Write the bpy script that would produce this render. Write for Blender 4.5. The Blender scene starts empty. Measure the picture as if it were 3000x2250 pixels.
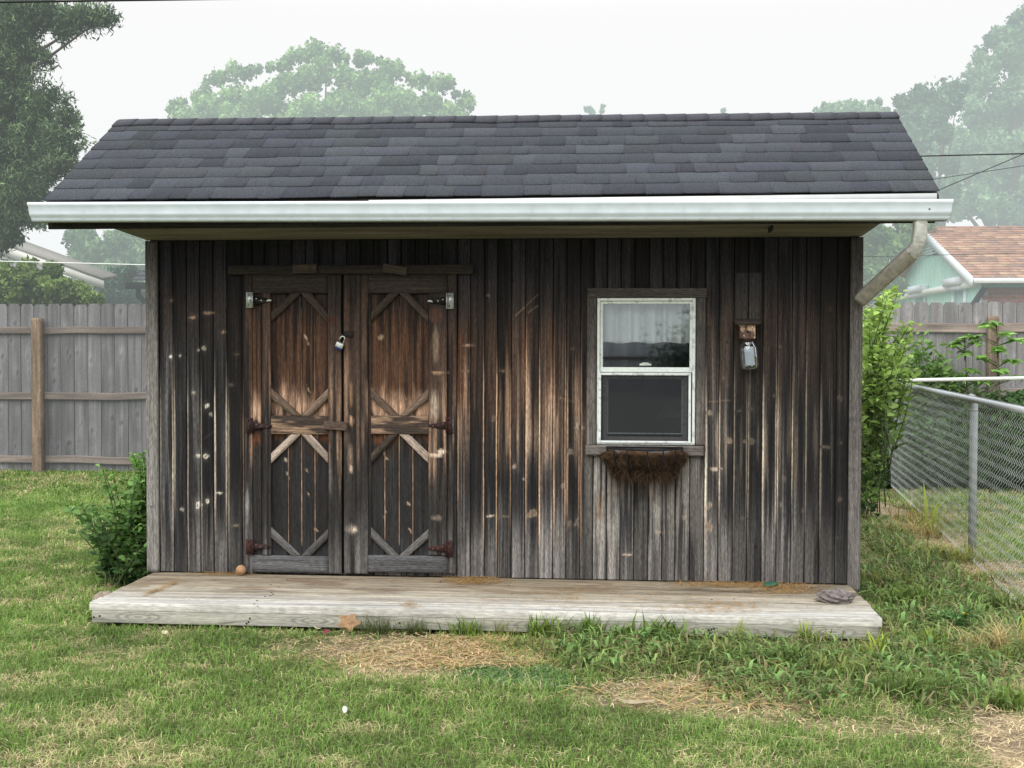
import bpy, math, random
import numpy as np
from mathutils import Matrix, Vector
random.seed(7); RNG = np.random.default_rng(11)
scene = bpy.context.scene
COL = scene.collection

# ------------------------------------------------------------------ camera
F = 3564.7                      # focal length for a 3000 pixel wide frame
CAM = np.array([2.4471, -6.2029, 1.173])
PITCH, YAW, ROLL = 0.0278, 0.0853, 0.0024
_c, _s = math.cos(YAW), math.sin(YAW)
_fw = np.array([-_s, _c, 0]); _rt = np.array([_c, _s, 0]); _up = np.array([0, 0, 1.])
_c, _s = math.cos(PITCH), math.sin(PITCH)
FW = _c*_fw - _s*_up; _u2 = _s*_fw + _c*_up
_c, _s = math.cos(ROLL), math.sin(ROLL)
RT = _c*_rt + _s*_u2; UP = -_s*_rt + _c*_u2
cd = bpy.data.cameras.new('camera'); cam = bpy.data.objects.new('camera', cd); COL.objects.link(cam)
cd.sensor_width = 36; cd.lens = F/3000*36; cd.clip_start = .05; cd.clip_end = 3000
M4 = Matrix(((RT[0], UP[0], -FW[0], CAM[0]), (RT[1], UP[1], -FW[1], CAM[1]), (RT[2], UP[2], -FW[2], CAM[2]), (0, 0, 0, 1)))
cam.matrix_world = M4
scene.camera = cam

def ray(px, py):
    return FW + RT*((px-1500)/F) - UP*((py-1125)/F)
def atY(px, py, Y=0.0):          # point of the photo on the vertical plane y = Y
    d = ray(px, py); return CAM + d*((Y-CAM[1])/d[1])
def atZ(px, py, Z):              # ... on the horizontal plane z = Z
    d = ray(px, py); return CAM + d*((Z-CAM[2])/d[2])
def atD(px, py, D):              # ... at distance D
    return CAM + ray(px, py)*D
def X0(px, py=1200, Y=0.0): return atY(px, py, Y)[0]
def Z0(py, px=1500, Y=0.0): return atY(px, py, Y)[2]

# ------------------------------------------------------------------ noise
def _h(ix, iy, s):
    n = (ix.astype(np.int64)*374761393 + iy.astype(np.int64)*668265263 + s*1442695041) & 0xffffffff
    n = ((n ^ (n >> 13))*1274126177) & 0xffffffff
    return ((n ^ (n >> 16)) & 0xffff)/65535.0
def vn(x, y, s=0):
    x = np.asarray(x, float); y = np.asarray(y, float); x, y = np.broadcast_arrays(x, y)
    ix = np.floor(x); iy = np.floor(y); fx = x-ix; fy = y-iy
    fx = fx*fx*(3-2*fx); fy = fy*fy*(3-2*fy)
    a = _h(ix, iy, s); b = _h(ix+1, iy, s); c = _h(ix, iy+1, s); d = _h(ix+1, iy+1, s)
    return a*(1-fx)*(1-fy)+b*fx*(1-fy)+c*(1-fx)*fy+d*fx*fy
def fbm(x, y, s=0, o=4):
    t = 0; a = .5; n = 0
    for k in range(o):
        t = t + a*vn(x*2**k, y*2**k, s+k*17); n += a; a *= .5
    return t/n
def ss(a, b, x):
    t = np.clip((x-a)/(b-a), 0, 1); return t*t*(3-2*t)
def lin(c):
    c = np.asarray(c, float)/255.
    return np.where(c <= .04045, c/12.92, ((c+.055)/1.055)**2.4)
def S(r, g, b, e=.5):            # surface colour that shows as r,g,b under light level e
    e = e*1.72 if e < .8 else e*1.18
    return np.clip(lin((r, g, b))/e, 0, .95)

# ------------------------------------------------------------------ objects
def link(o, parent=None):
    COL.objects.link(o)
    if parent is not None: o.parent = parent
    return o
def tag(o, label=None, cat=None, group=None, kind=None):
    if label: o['label'] = label
    if cat: o['category'] = cat
    if group: o['group'] = group
    if kind: o['kind'] = kind
    return o
def empty(name, loc, label=None, cat=None, group=None):
    o = bpy.data.objects.new(name, None); link(o); o.location = Vector(loc); o.empty_display_size = .1
    return tag(o, label, cat, group)

def fast_mesh(name, V, polys, mat, parent=None, col=None, gc=None, smooth=False):
    """V (n,3) world coordinates; polys: list of int arrays (k,m)."""
    V = np.asarray(V, np.float32)
    me = bpy.data.meshes.new(name)
    if parent is not None:
        off = np.array(parent.matrix_world_loc if False else _wloc(parent), np.float32); V = V - off
    me.vertices.add(len(V)); me.vertices.foreach_set('co', V.ravel())
    loops = np.concatenate([p.ravel() for p in polys]).astype(np.int32)
    tot = np.concatenate([np.full(len(p), p.shape[1]) for p in polys]).astype(np.int32)
    st = np.concatenate([[0], np.cumsum(tot)[:-1]]).astype(np.int32)
    me.loops.add(len(loops)); me.loops.foreach_set('vertex_index', loops)
    me.polygons.add(len(tot)); me.polygons.foreach_set('loop_start', st)
    me.update(calc_edges=True); me.validate()
    if col is not None:
        a = me.color_attributes.new('Col', 'FLOAT_COLOR', 'POINT')
        c = np.ones((len(V), 4), np.float32); c[:, :3] = col; a.data.foreach_set('color', c.ravel())
    if gc is not None:
        a = me.attributes.new('gc', 'FLOAT_VECTOR', 'POINT'); a.data.foreach_set('vector', np.asarray(gc, np.float32).ravel())
    if smooth: me.polygons.foreach_set('use_smooth', np.ones(len(tot), bool))
    me.materials.append(mat)
    return link(bpy.data.objects.new(name, me), parent)
def _wloc(o):
    v = Vector((0, 0, 0))
    while o is not None:
        v = v + o.location; o = o.parent
    return v

class MB:
    def __init__(s): s.V = []; s.P = []; s.C = []; s.G = []; s.n = 0
    def add(s, V, F, col=(.3, .3, .3), gc=None):
        V = np.asarray(V, float); n = len(V)
        s.V.append(V); s.C.append(np.broadcast_to(np.asarray(col, float), (n, 3)))
        s.G.append(V if gc is None else np.asarray(gc, float))
        for f in F: s.P.append([i+s.n for i in f])
        s.n += n
    def build(s, name, mat, parent=None, smooth=False, bevel=0):
        by = {}
        for p in s.P: by.setdefault(len(p), []).append(p)
        o = fast_mesh(name, np.concatenate(s.V), [np.array(v) for v in by.values()], mat, parent,
                      np.concatenate(s.C), np.concatenate(s.G), smooth)
        if bevel:
            m = o.modifiers.new('b', 'BEVEL'); m.width = bevel; m.segments = 2; m.limit_method = 'ANGLE'
        return o
    # plank along a from p0 to p1; w = width direction vector (full width), t = thickness vector; p0,p1 = centre line
    def plank(s, p0, p1, w, t, col, seg=None, wseg=4, tint=.12, warp=0.0, seed=None, cf=None):
        p0 = np.array(p0, float); p1 = np.array(p1, float); w = np.array(w, float); t = np.array(t, float)
        L = np.linalg.norm(p1-p0); W = np.linalg.norm(w)
        seg = seg or max(2, int(L/.03)); sd = seed if seed is not None else random.randint(0, 9999)
        u = np.linspace(0, 1, seg+1); v = np.linspace(-.5, .5, wseg+1)
        base = s.n; idx = {}; V = []; G = []
        ring = [(vv, .5) for vv in v] + [(vv, -.5) for vv in v[::-1]]
        m = len(ring); off = sd*1.37 % 50
        for i, uu in enumerate(u):
            wob = warp*(vn(uu*L*2.5, 0, sd)-.5)
            for vv, tt in ring:
                V.append(p0+(p1-p0)*uu+w*(vv+wob*(.3/W if W else 0))+t*tt)
                G.append((uu*L+off, vv*W+(tt*.02)+off*.7, off))
        V = np.array(V); G = np.array(G)
        F = []
        for i in range(seg):
            for j in range(m):
                a = i*m+j; b = i*m+(j+1) % m
                F.append((a, b, b+m, a+m))
        k = wseg+1
        for j in range(wseg):
            F.append((j, m-1-j, m-2-j, j+1)); e = seg*m
            F.append((e+j, e+j+1, e+m-2-j, e+m-1-j))
        n = fbm(G[:, 0]*3, G[:, 1]*45, sd, 3)[:, None]; n2 = fbm(G[:, 0]*2, G[:, 1]*9, sd+5, 2)[:, None]
        c = np.asarray(col)*(1+(n-.5)*tint*5)*(1+(n2-.5)*tint*4)
        if cf is not None: c = cf(V, G, c)
        s.add(V, F, np.clip(c, .004, .9), G)
    def box(s, lo, hi, col=(.3, .3, .3)):
        x0, y0, z0 = lo; x1, y1, z1 = hi
        V = [(x, y, z) for z in (z0, z1) for y in (y0, y1) for x in (x0, x1)]
        s.add(V, [(0, 2, 3, 1), (4, 5, 7, 6), (0, 1, 5, 4), (2, 6, 7, 3), (0, 4, 6, 2), (1, 3, 7, 5)], col)
    def tube(s, pts, r, col=(.3, .3, .3), n=6, cap=True):
        pts = [np.array(p, float) for p in pts]
        rs = r if hasattr(r, '__len__') else [r]*len(pts)
        V = []; F = []
        for i, p in enumerate(pts):
            d = pts[min(i+1, len(pts)-1)]-pts[max(i-1, 0)]; d /= np.linalg.norm(d)+1e-9
            a = np.cross(d, (0, 0, 1.)) if abs(d[2]) < .95 else np.cross(d, (1., 0, 0)); a /= np.linalg.norm(a); b = np.cross(d, a)
            for k in range(n):
                th = 2*math.pi*k/n; V.append(p+rs[i]*(math.cos(th)*a+math.sin(th)*b))
        for i in range(len(pts)-1):
            for k in range(n):
                F.append((i*n+k, i*n+(k+1) % n, (i+1)*n+(k+1) % n, (i+1)*n+k))
        if cap: F.append(tuple(range(n))[::-1]); F.append(tuple((len(pts)-1)*n+k for k in range(n)))
        s.add(V, F, col)
    def prism(s, poly, ext, col=(.3, .3, .3)):   # polygon (list of 3d) extruded by ext
        P = np.array(poly, float); n = len(P); V = np.vstack([P, P+np.array(ext)])
        F = [tuple(range(n))[::-1], tuple(range(n, 2*n))]+[(i, (i+1) % n, n+(i+1) % n, n+i) for i in range(n)]
        s.add(V, F, col)
    def lathe(s, prof, c, col=(.3, .3, .3), n=24, axis=None):
        V = []; F = []
        R = axis if axis is not None else np.eye(3)
        for (r, z) in prof:
            for k in range(n):
                th = 2*math.pi*k/n; V.append(R@np.array([r*math.cos(th), r*math.sin(th), z])+np.array(c))
        for i in range(len(prof)-1):
            for k in range(n): F.append((i*n+k, i*n+(k+1) % n, (i+1)*n+(k+1) % n, (i+1)*n+k))
        s.add(V, F, col)

# ------------------------------------------------------------------ materials
def nodes(name):
    m = bpy.data.materials.new(name); m.use_nodes = True; nt = m.node_tree
    return m, nt, nt.nodes, nt.links, nt.nodes['Principled BSDF'], nt.nodes['Material Output']
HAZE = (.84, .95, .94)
def hazed(nt, shader_out, out, haze, hc=HAZE):  # distance mist put into the material as a constant glow
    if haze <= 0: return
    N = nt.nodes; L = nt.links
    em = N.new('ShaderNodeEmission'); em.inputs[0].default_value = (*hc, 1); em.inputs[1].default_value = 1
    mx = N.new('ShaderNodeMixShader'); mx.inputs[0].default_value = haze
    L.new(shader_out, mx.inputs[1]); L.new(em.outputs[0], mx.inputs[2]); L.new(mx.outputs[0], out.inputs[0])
def mat_vc(name, rough=.85, grain=0., along=5, across=260, bump=0., haze=0., spec=.3, speck=0., speck_s=400, metal=0., trans=0., bump_s=1., hc=HAZE, gray=0.):
    m, nt, N, L, B, out = nodes(name)
    at = N.new('ShaderNodeAttribute'); at.attribute_name = 'Col'; c = at.outputs['Color']
    B.inputs['Roughness'].default_value = rough; B.inputs['Metallic'].default_value = metal
    B.inputs['Specular IOR Level'].default_value = spec
    h = None
    if grain:
        g = N.new('ShaderNodeAttribute'); g.attribute_name = 'gc'
        mp = N.new('ShaderNodeVectorMath'); mp.operation = 'MULTIPLY'; mp.inputs[1].default_value = (along, across, 1)
        L.new(g.outputs['Vector'], mp.inputs[0])
        n1 = N.new('ShaderNodeTexNoise'); n1.inputs['Scale'].default_value = 1; n1.inputs['Detail'].default_value = 4; n1.inputs['Roughness'].default_value = .7
        L.new(mp.outputs[0], n1.inputs['Vector'])
        r = N.new('ShaderNodeMapRange'); r.inputs[1].default_value = .3; r.inputs[2].default_value = .7
        r.inputs[3].default_value = 1-grain; r.inputs[4].default_value = 1+grain
        L.new(n1.outputs['Fac'], r.inputs[0])
        mp2 = N.new('ShaderNodeVectorMath'); mp2.operation = 'MULTIPLY'; mp2.inputs[1].default_value = (along*9, across*1.4, 1)
        L.new(g.outputs['Vector'], mp2.inputs[0])
        n2 = N.new('ShaderNodeTexNoise'); n2.inputs['Scale'].default_value = 1; n2.inputs['Detail'].default_value = 2
        L.new(mp2.outputs[0], n2.inputs['Vector'])
        r2 = N.new('ShaderNodeMapRange'); r2.inputs[1].default_value = .3; r2.inputs[2].default_value = .7
        r2.inputs[3].default_value = 1-grain*.8; r2.inputs[4].default_value = 1+grain*.8
        L.new(n2.outputs['Fac'], r2.inputs[0])
        mm = N.new('ShaderNodeMath'); mm.operation = 'MULTIPLY'; L.new(r.outputs[0], mm.inputs[0]); L.new(r2.outputs[0], mm.inputs[1])
        vm = N.new('ShaderNodeVectorMath'); vm.operation = 'SCALE'; L.new(c, vm.inputs[0]); L.new(mm.outputs[0], vm.inputs['Scale']); c = vm.outputs[0]
        h = mm.outputs[0]
    if speck:
        tc = N.new('ShaderNodeTexCoord'); n3 = N.new('ShaderNodeTexNoise'); n3.inputs['Scale'].default_value = speck_s; n3.inputs['Detail'].default_value = 2
        L.new(tc.outputs['Object'], n3.inputs['Vector'])
        r3 = N.new('ShaderNodeMapRange'); r3.inputs[1].default_value = .3; r3.inputs[2].default_value = .7
        r3.inputs[3].default_value = 1-speck; r3.inputs[4].default_value = 1+speck; L.new(n3.outputs['Fac'], r3.inputs[0])
        vm = N.new('ShaderNodeVectorMath'); vm.operation = 'SCALE'; L.new(c, vm.inputs[0]); L.new(r3.outputs[0], vm.inputs['Scale']); c = vm.outputs[0]
        if h is None: h = n3.outputs['Fac']
    L.new(c, B.inputs['Base Color'])
    if bump and h is not None:
        bp = N.new('ShaderNodeBump'); bp.inputs['Strength'].default_value = bump; bp.inputs['Distance'].default_value = .002*bump_s
        L.new(h, bp.inputs['Height']); L.new(bp.outputs[0], B.inputs['Normal'])
    sh = B.outputs[0]
    if trans:
        tr = N.new('ShaderNodeBsdfTranslucent'); L.new(c, tr.inputs[0])
        mx = N.new('ShaderNodeMixShader'); mx.inputs[0].default_value = trans
        L.new(sh, mx.inputs[1]); L.new(tr.outputs[0], mx.inputs[2]); L.new(mx.outputs[0], out.inputs[0]); sh = mx.outputs[0]
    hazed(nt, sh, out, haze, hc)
    return m
M = {}
M['wood'] = mat_vc('weathered_wood', .85, grain=.5, along=4, across=140, bump=.7)
M['deck'] = mat_vc('deck_wood', .85, grain=.26, along=3, across=150, bump=.5)
M['fence'] = mat_vc('fence_wood', .9, grain=.20, along=4, across=90, bump=.2, haze=.05)
M['post'] = mat_vc('post_wood', .9, grain=.28, along=3, across=70, bump=.2, haze=.03)
M['shingle'] = mat_vc('asphalt_shingle', .95, speck=.5, speck_s=230, bump=.4, spec=.15)
M['white'] = mat_vc('white_paint', .45, speck=.06, speck_s=14, spec=.4)
M['oldwhite'] = mat_vc('flaking_white_paint', .6, speck=.07, speck_s=60)
M['metal'] = mat_vc('dull_galvanised_steel', .45, speck=.2, speck_s=60, metal=.6)
M['rust'] = mat_vc('rusty_iron', .9, speck=.4, speck_s=160)
M['plain'] = mat_vc('plain', .8, speck=.15, speck_s=80)
M['leaf'] = mat_vc('leaf', .55, trans=.3, spec=.35)
M['grass'] = mat_vc('grass_blade', .6, trans=.3, spec=.25)
M['soil'] = mat_vc('soil', .95, speck=.45, speck_s=90, bump=.6)
M['straw'] = mat_vc('straw', .7, trans=.15, spec=.3)
def glass(name, refl, tint=(1, 1, 1)):
    m, nt, N, L, B, out = nodes(name)
    tr = N.new('ShaderNodeBsdfTransparent'); tr.inputs[0].default_value = (*tint, 1)
    gl = N.new('ShaderNodeBsdfGlossy'); gl.inputs['Roughness'].default_value = .02; gl.inputs[0].default_value = (.9, .95, 1, 1)
    fr = N.new('ShaderNodeLayerWeight'); fr.inputs[0].default_value = .25
    mr = N.new('ShaderNodeMapRange'); mr.inputs[3].default_value = refl; mr.inputs[4].default_value = 1
    L.new(fr.outputs['Fresnel'], mr.inputs[0])
    mx = N.new('ShaderNodeMixShader'); L.new(mr.outputs[0], mx.inputs[0]); L.new(tr.outputs[0], mx.inputs[1]); L.new(gl.outputs[0], mx.inputs[2])
    L.new(mx.outputs[0], out.inputs[0]); return m
M['pane'] = glass('window_glass', .20, (.92, .96, .97))
M['jar'] = glass('jar_glass', .10, (.86, .9, .9))
def screen_mat():
    m, nt, N, L, B, out = nodes('insect_screen')
    B.inputs['Base Color'].default_value = (.02, .024, .034, 1); B.inputs['Roughness'].default_value = .7
    tr = N.new('ShaderNodeBsdfTransparent'); mx = N.new('ShaderNodeMixShader'); mx.inputs[0].default_value = .58
    L.new(tr.outputs[0], mx.inputs[1]); L.new(B.outputs[0], mx.inputs[2]); L.new(mx.outputs[0], out.inputs[0]); return m
M['screen'] = screen_mat()

# ------------------------------------------------------------------ ground
def gz(x, y):
    x = np.asarray(x, float); y = np.asarray(y, float)
    b = -.105 - .02*ss(-.8, -2.5, y) - .03*ss(0, 5, y) - .02*ss(2.5, 4.5, x)
    return b + (fbm(x*.9, y*.9, 3, 3)-.5)*.04*ss(-.3, .5, np.hypot(np.maximum(0, np.maximum(-x, x-3.7)), np.maximum(0, -y-.8)))
GZ = -.12
def G(px, py, z=GZ):
    p = atZ(px, py, z); return p
# ground masks, by places in the yard
def blob(x, y, cx, cy, rx, ry, n=.45, s=0, f=3.):
    d = np.hypot((x-cx)/rx, (y-cy)/ry) + (fbm(x*f, y*f, s, 3)-.5)*n*2
    return 1-ss(.7, 1.15, d)
def P2(px, py): p = G(px, py); return p[0], p[1]
def pblob(x, y, px0, px1, py0, py1, **k):
    ax, ay = P2((px0+px1)/2, py1); bx, by = P2((px0+px1)/2, py0); lx, _ = P2(px0, (py0+py1)/2); rx, _ = P2(px1, (py0+py1)/2)
    return blob(x, y, (ax+bx)/2, (ay+by)/2, (rx-lx)/2, (by-ay)/2, **k)
def masks(x, y):
    dry = np.maximum.reduce([pblob(x, y, 940, 1560, 1868, 1985, s=5, n=.95, f=2.0)*.93, pblob(x, y, 1600, 2360, 1995, 2095, s=6, n=1.1, f=2.0)*.8,
                             pblob(x, y, 2820, 3150, 2040, 2300, s=7, n=.8), pblob(x, y, 2280, 2800, 2095, 2150, s=8)*.6,
                             pblob(x, y, 2720, 2960, 1745, 1850, s=9, n=.8)*.95, pblob(x, y, 2480, 2800, 1440, 1720, s=10, n=.9), pblob(x, y, 2560, 3000, 1900, 2000, s=14, n=.9)*.5, (x > 3.6)*.5*ss(.4, .58, fbm(x*3, y*3, 88, 3)),
                             pblob(x, y, 2900, 3060, 1900, 2050, s=12)*.7])
    weed = np.maximum.reduce([pblob(x, y, 1850, 2900, 1870, 2070, s=21, n=.6), pblob(x, y, 1560, 2200, 1850, 1990, s=22, n=.35),
                              pblob(x, y, 2540, 2950, 1640, 1960, s=23, n=.3), pblob(x, y, 2500, 2640, 1450, 1760, s=24)])
    blue = pblob(x, y, 1310, 1700, 1950, 2035, s=31, n=.7, f=4)
    return dry, weed, blue
def ground():
    xs = np.unique(np.concatenate([np.linspace(-600, -12, 30), np.linspace(-12, -2.5, 90), np.linspace(-2.5, 6.5, 380), np.linspace(6.5, 16, 90), np.linspace(16, 600, 30)]))
    ys = np.unique(np.concatenate([np.linspace(-60, -5, 30), np.linspace(-5, -.5, 220), np.linspace(-.5, 9, 240), np.linspace(9, 900, 40)]))
    X, Y = np.meshgrid(xs, ys); Z = gz(X, Y)-.012
    V = np.stack([X, Y, Z], -1).reshape(-1, 3); nx = len(xs); ny = len(ys)
    i, j = np.meshgrid(np.arange(nx-1), np.arange(ny-1)); a = (j*nx+i).ravel()
    Q = np.stack([a, a+1, a+nx+1, a+nx], -1)
    x = V[:, 0]; y = V[:, 1]
    dry, weed, blue = masks(x, y)
    n = fbm(x*14, y*14, 2, 4)[:, None]; n2 = fbm(x*4, y*4, 9, 3)[:, None]
    base = np.array([.10, .10, .04])*(.6+n)*(1-.3*n2)
    tan = np.array([.46, .35, .22])*(.5+.8*n)*(1-.25*n2)
    mud = np.array([.19, .145, .105])
    tan = tan*(1-.4*ss(.45, .6, n2))+mud*.4*ss(.45, .6, n2)
    c = base*(1-dry[:, None])+tan*dry[:, None]
    tag(fast_mesh('ground', V, [Q], M['soil'], None, c, V, True), 'backyard ground under the lawn', None, kind='structure')
ground()

def blades(name, P, h, w, col, lean, label=None, mat='grass', kind='stuff', parent=None, curl=.5):
    """P (n,3) roots; h,w,(n); col (n,3); lean (n,) horizontal reach relative to h."""
    n = len(P); th = RNG.uniform(0, 2*np.pi, n); fa = RNG.uniform(0, 2*np.pi, n)
    d = np.stack([np.cos(th), np.sin(th), np.zeros(n)], -1); s = np.stack([np.cos(fa), np.sin(fa), np.zeros(n)], -1)
    s = s - d*(np.sum(s*d, -1, keepdims=True))*.3
    w = w[:, None]; h_ = h[:, None]; ln = lean[:, None]; up = np.array([0, 0, 1.])
    m = P + up*h_*.55*np.sqrt(np.maximum(0.05, 1-ln*ln*.25)) + d*h_*ln*.3
    t = P + up*h_*np.maximum(.15, 1-ln*curl) + d*h_*ln
    V = np.stack([P-s*w*.5, P+s*w*.5, m+s*w*.45, m-s*w*.45, t], 1).reshape(-1, 3)
    k = np.arange(n)[:, None]*5
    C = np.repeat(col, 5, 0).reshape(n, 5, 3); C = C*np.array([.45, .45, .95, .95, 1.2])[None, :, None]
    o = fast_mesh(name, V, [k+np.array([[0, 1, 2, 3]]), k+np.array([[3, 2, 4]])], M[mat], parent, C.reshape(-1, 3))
    if label: tag(o, label, None, kind=kind)
    return o
def scatter(n, x0, x1, y0, y1):
    x = RNG.uniform(x0, x1, n); y = RNG.uniform(y0, y1, n)
    # keep only what is in the frame (with a margin)
    d = np.stack([x, y, np.full(n, GZ)], -1)-CAM
    z = d@FW; u = d@RT/z*F; v = -d@UP/z*F
    k = (np.abs(u) < 1900) & (v < 1350) & (z > 1)
    k &= ~((x > -.05) & (x < 3.72) & (y > -.72) & (y < 3.2))
    k &= ~((x > .0) & (x < 3.66) & (y > -.80) & (y <= -.7))
    return x[k], y[k]
def lawn():
    parts = []
    for (n, x0, x1, y0, y1, hs, ws) in [(230000, -1.5, 6.0, -3.2, -.75, 1, 1), (150000, -2.8, .1, -1.2, 3.5, 1.15, 1.6), (60000, -4.5, .1, 3, 7.5, 1.3, 2.4),
                                   (110000, 3.6, 6.5, -1.2, 3.5, 1.15, 1.6), (60000, 3.6, 9.5, 3, 7.2, 1.4, 2.6)]:
        x, y = scatter(n, x0, x1, y0, y1)
        dry, weed, blue = masks(x, y)
        thin = fbm(x*1.6, y*1.6, 44, 3)
        keep = RNG.uniform(0, 1, len(x)) > np.clip(dry*.97+weed*.5+blue*.6, 0, .96)
        x, y, thin, dry = x[keep], y[keep], thin[keep], dry[keep]; n = len(x)
        h = (RNG.uniform(.022, .055, n)*hs)*(.75+.6*fbm(x*2.4, y*2.4, 61, 2)); w = RNG.uniform(.0020, .0038, n)*ws
        g = fbm(x*2.1, y*4.2, 71, 3); g2 = fbm(x*9, y*14, 73, 2); r = RNG.uniform(0, 1, n)
        a = np.array([.17, .33, .06]); b = np.array([.38, .53, .15]); yl = np.array([.82, .70, .40]); dk = np.array([.085, .17, .034])
        t = RNG.uniform(0, 1, n)[:, None]; c = a*(1-t)+b*t
        dt = ss(.50, .66, g2*.55+thin*.45)                    # thatch patches
        yel = (r < .10+.62*dt); c[yel] = yl*RNG.uniform(.6, 1.15, (yel.sum(), 1))
        dd = ss(.55, .3, g)[:, None]; c = c*(1-.45*dd)+dk*.45*dd
        c *= (.72+.6*g2)[:, None]
        lean = RNG.uniform(.2, 1.25, n); lean[yel] = RNG.uniform(.8, 1.9, yel.sum())
        parts.append((np.stack([x, y, gz(x, y)-.012], -1), h, w, c, lean))
    cat = [np.concatenate([p[i] for p in parts]) for i in range(5)]
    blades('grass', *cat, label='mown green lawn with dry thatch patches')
lawn()
def weeds():
    # creeping crabgrass and clover beside and before the deck
    x, y = scatter(220000, .5, 6.5, -3, 3.5); dry, weed, blue = masks(x, y)
    k = RNG.uniform(0, 1, len(x)) < weed*.5; x, y = x[k], y[k]; n = len(x)
    c = np.array([.21, .31, .10])*RNG.uniform(.35, 1.9, (n, 1)); yl = RNG.uniform(0, 1, n) < .22; c[yl] = np.array([.42, .36, .19])*RNG.uniform(.6, 1.1, (yl.sum(), 1))
    lg = RNG.uniform(0, 1, n) < .5; c[lg] = c[lg]*np.array([1.1, 1.05, 1.0])
    far = ss(-1, 2, y)
    h = RNG.uniform(.035, .15, n)*(1+.6*far); w = RNG.uniform(.005, .013, n)
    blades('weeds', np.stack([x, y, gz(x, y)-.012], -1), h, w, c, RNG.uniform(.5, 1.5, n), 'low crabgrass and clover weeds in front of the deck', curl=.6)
    x, y = scatter(200000, .5, 6.5, -3, 3.5); dry, weed, blue = masks(x, y)
    k = RNG.uniform(0, 1, len(x)) < weed*.10*(fbm(x*3, y*3, 55, 2) > .45); x, y = x[k], y[k]; n = len(x)
    blades('leafy_weeds', np.stack([x, y, gz(x, y)+RNG.uniform(0, .05, n)], -1), RNG.uniform(.03, .08, n), RNG.uniform(.012, .026, n), np.array([.22, .38, .12])*RNG.uniform(.45, 1.5, (n, 1)), RNG.uniform(.8, 1.7, n), 'broad-leaved clover and plantain weeds in front of the deck and along the fence', curl=.5)
    x, y = scatter(160000, .8, 3.5, -2.6, -.8); dry, weed, blue = masks(x, y)
    k = RNG.uniform(0, 1, len(x)) < blue*.8; x, y = x[k], y[k]; n = len(x)
    c = np.array([.16, .27, .10])*RNG.uniform(.7, 1.6, (n, 1))
    blades('ground_cover', np.stack([x, y, gz(x, y)-.01], -1), RNG.uniform(.015, .04, n), RNG.uniform(.004, .008, n), c, RNG.uniform(.7, 1.6, n), 'mat of bluish green ground cover beside the straw', curl=.6)
weeds()

# ------------------------------------------------------------------ shed
SW = 3.66; SH = 1.7405; SB = 2.6       # width, wall height over the deck, depth
shed = empty('garden_shed', (0, 0, -.1), 'weathered dark wooden garden shed with slate grey shingle roof behind a low deck', 'shed')
JPX = [466, 507, 547, 586, 625, 665, 709, 739, 775, 815, 855, 895, 935, 975, 1015, 1055, 1095, 1135, 1175, 1215, 1255, 1295, 1338, 1378, 1418.5, 1457, 1498, 1538, 1577,
       1619, 1658, 1699, 1738, 1778, 1817, 1857.5, 1899.5, 1940, 1979, 2021, 2064, 2105, 2148, 2190, 2232.5, 2276, 2318.6, 2359, 2401, 2448.6, 2487]
JX = np.array([X0(p, 1250) for p in JPX])
WX0, WX1 = X0(1752), X0(2034); WZ0, WZ1 = Z0(1302, 1900), Z0(874, 1900)

def pz(x, z):       # wall point -> photo position (used to lay out the weathering of the boards)
    d = np.stack([x-CAM[0], np.full_like(x, -CAM[1]), z-CAM[2]], -1); w = d@FW
    return 1500+F*(d@RT)/w, 1125-F*(d@UP)/w

KNOTS = [(598, 1021, 7), (582, 1025, 4), (566, 1150, 7, 5), (604, 1190, 8), (581, 1334, 6), (603, 1337, 8), (582, 1479, 11), (608, 1467, 7), (534, 1492, 5), (566, 930, 12, 5),
         (610, 917, 14, 4), (655, 972, 8, 4), (692, 1037, 12, 4), (680, 1127, 10, 5), (641, 1444, 10, 3), (689, 1540, 12, 3), (527, 1042, 4), (500, 1045, 4), (505, 880, 6), (618, 1214, 5),
         (1372, 1012, 18, 3), (1362, 1087, 18, 3), (1430, 868, 6), (1475, 1086, 22, 4), (1448, 1225, 8), (1546, 1322, 6), (1505, 1367, 9), (1535, 1402, 5), (1560, 1505, 16, 12),
         (1436, 1512, 14, 3), (1478, 1513, 14, 3), (1668, 1322, 12), (1650, 1422, 8), (1700, 1250, 12), (1695, 1530, 9, 16), (1668, 1535, 6, 8), (1676, 1022, 8, 5),
         (2139, 1292, 12), (2182, 1294, 7), (2199, 1292, 9), (2165, 1204, 6, 4), (2200, 1200, 10, 6), (2075, 1210, 12, 8), (2098, 1375, 14, 5), (2298, 1403, 7, 9), (2416, 1310, 13, 6),
         (2463, 1296, 5), (2460, 1463, 8), (2178, 1518, 6), (2076, 1482, 10, 14), (2077, 1540, 12, 20), (2288, 1478, 4, 6), (2352, 1496, 4, 6), (2288, 1016, 4), (2268, 1160, 4), (2120, 1109, 4),
         (2433, 906, 7), (2460, 1167, 8, 9), (2437, 1578, 4), (2455, 1576, 4), (1905, 1440, 7, 14), (1930, 1560, 9, 5), (1838, 1625, 14, 3), (2005, 1515, 8, 8), (1938, 1562, 5, 4)]
DARKK = [(2433, 906, 3), (1426, 872, 5), (1470, 876, 5), (2131, 1003, 3), (2098, 961, 3), (1457, 974, 4), (2192, 1520, 3), (2214, 1604, 4), (1936, 1565, 3), (1840, 1627, 2)]
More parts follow.
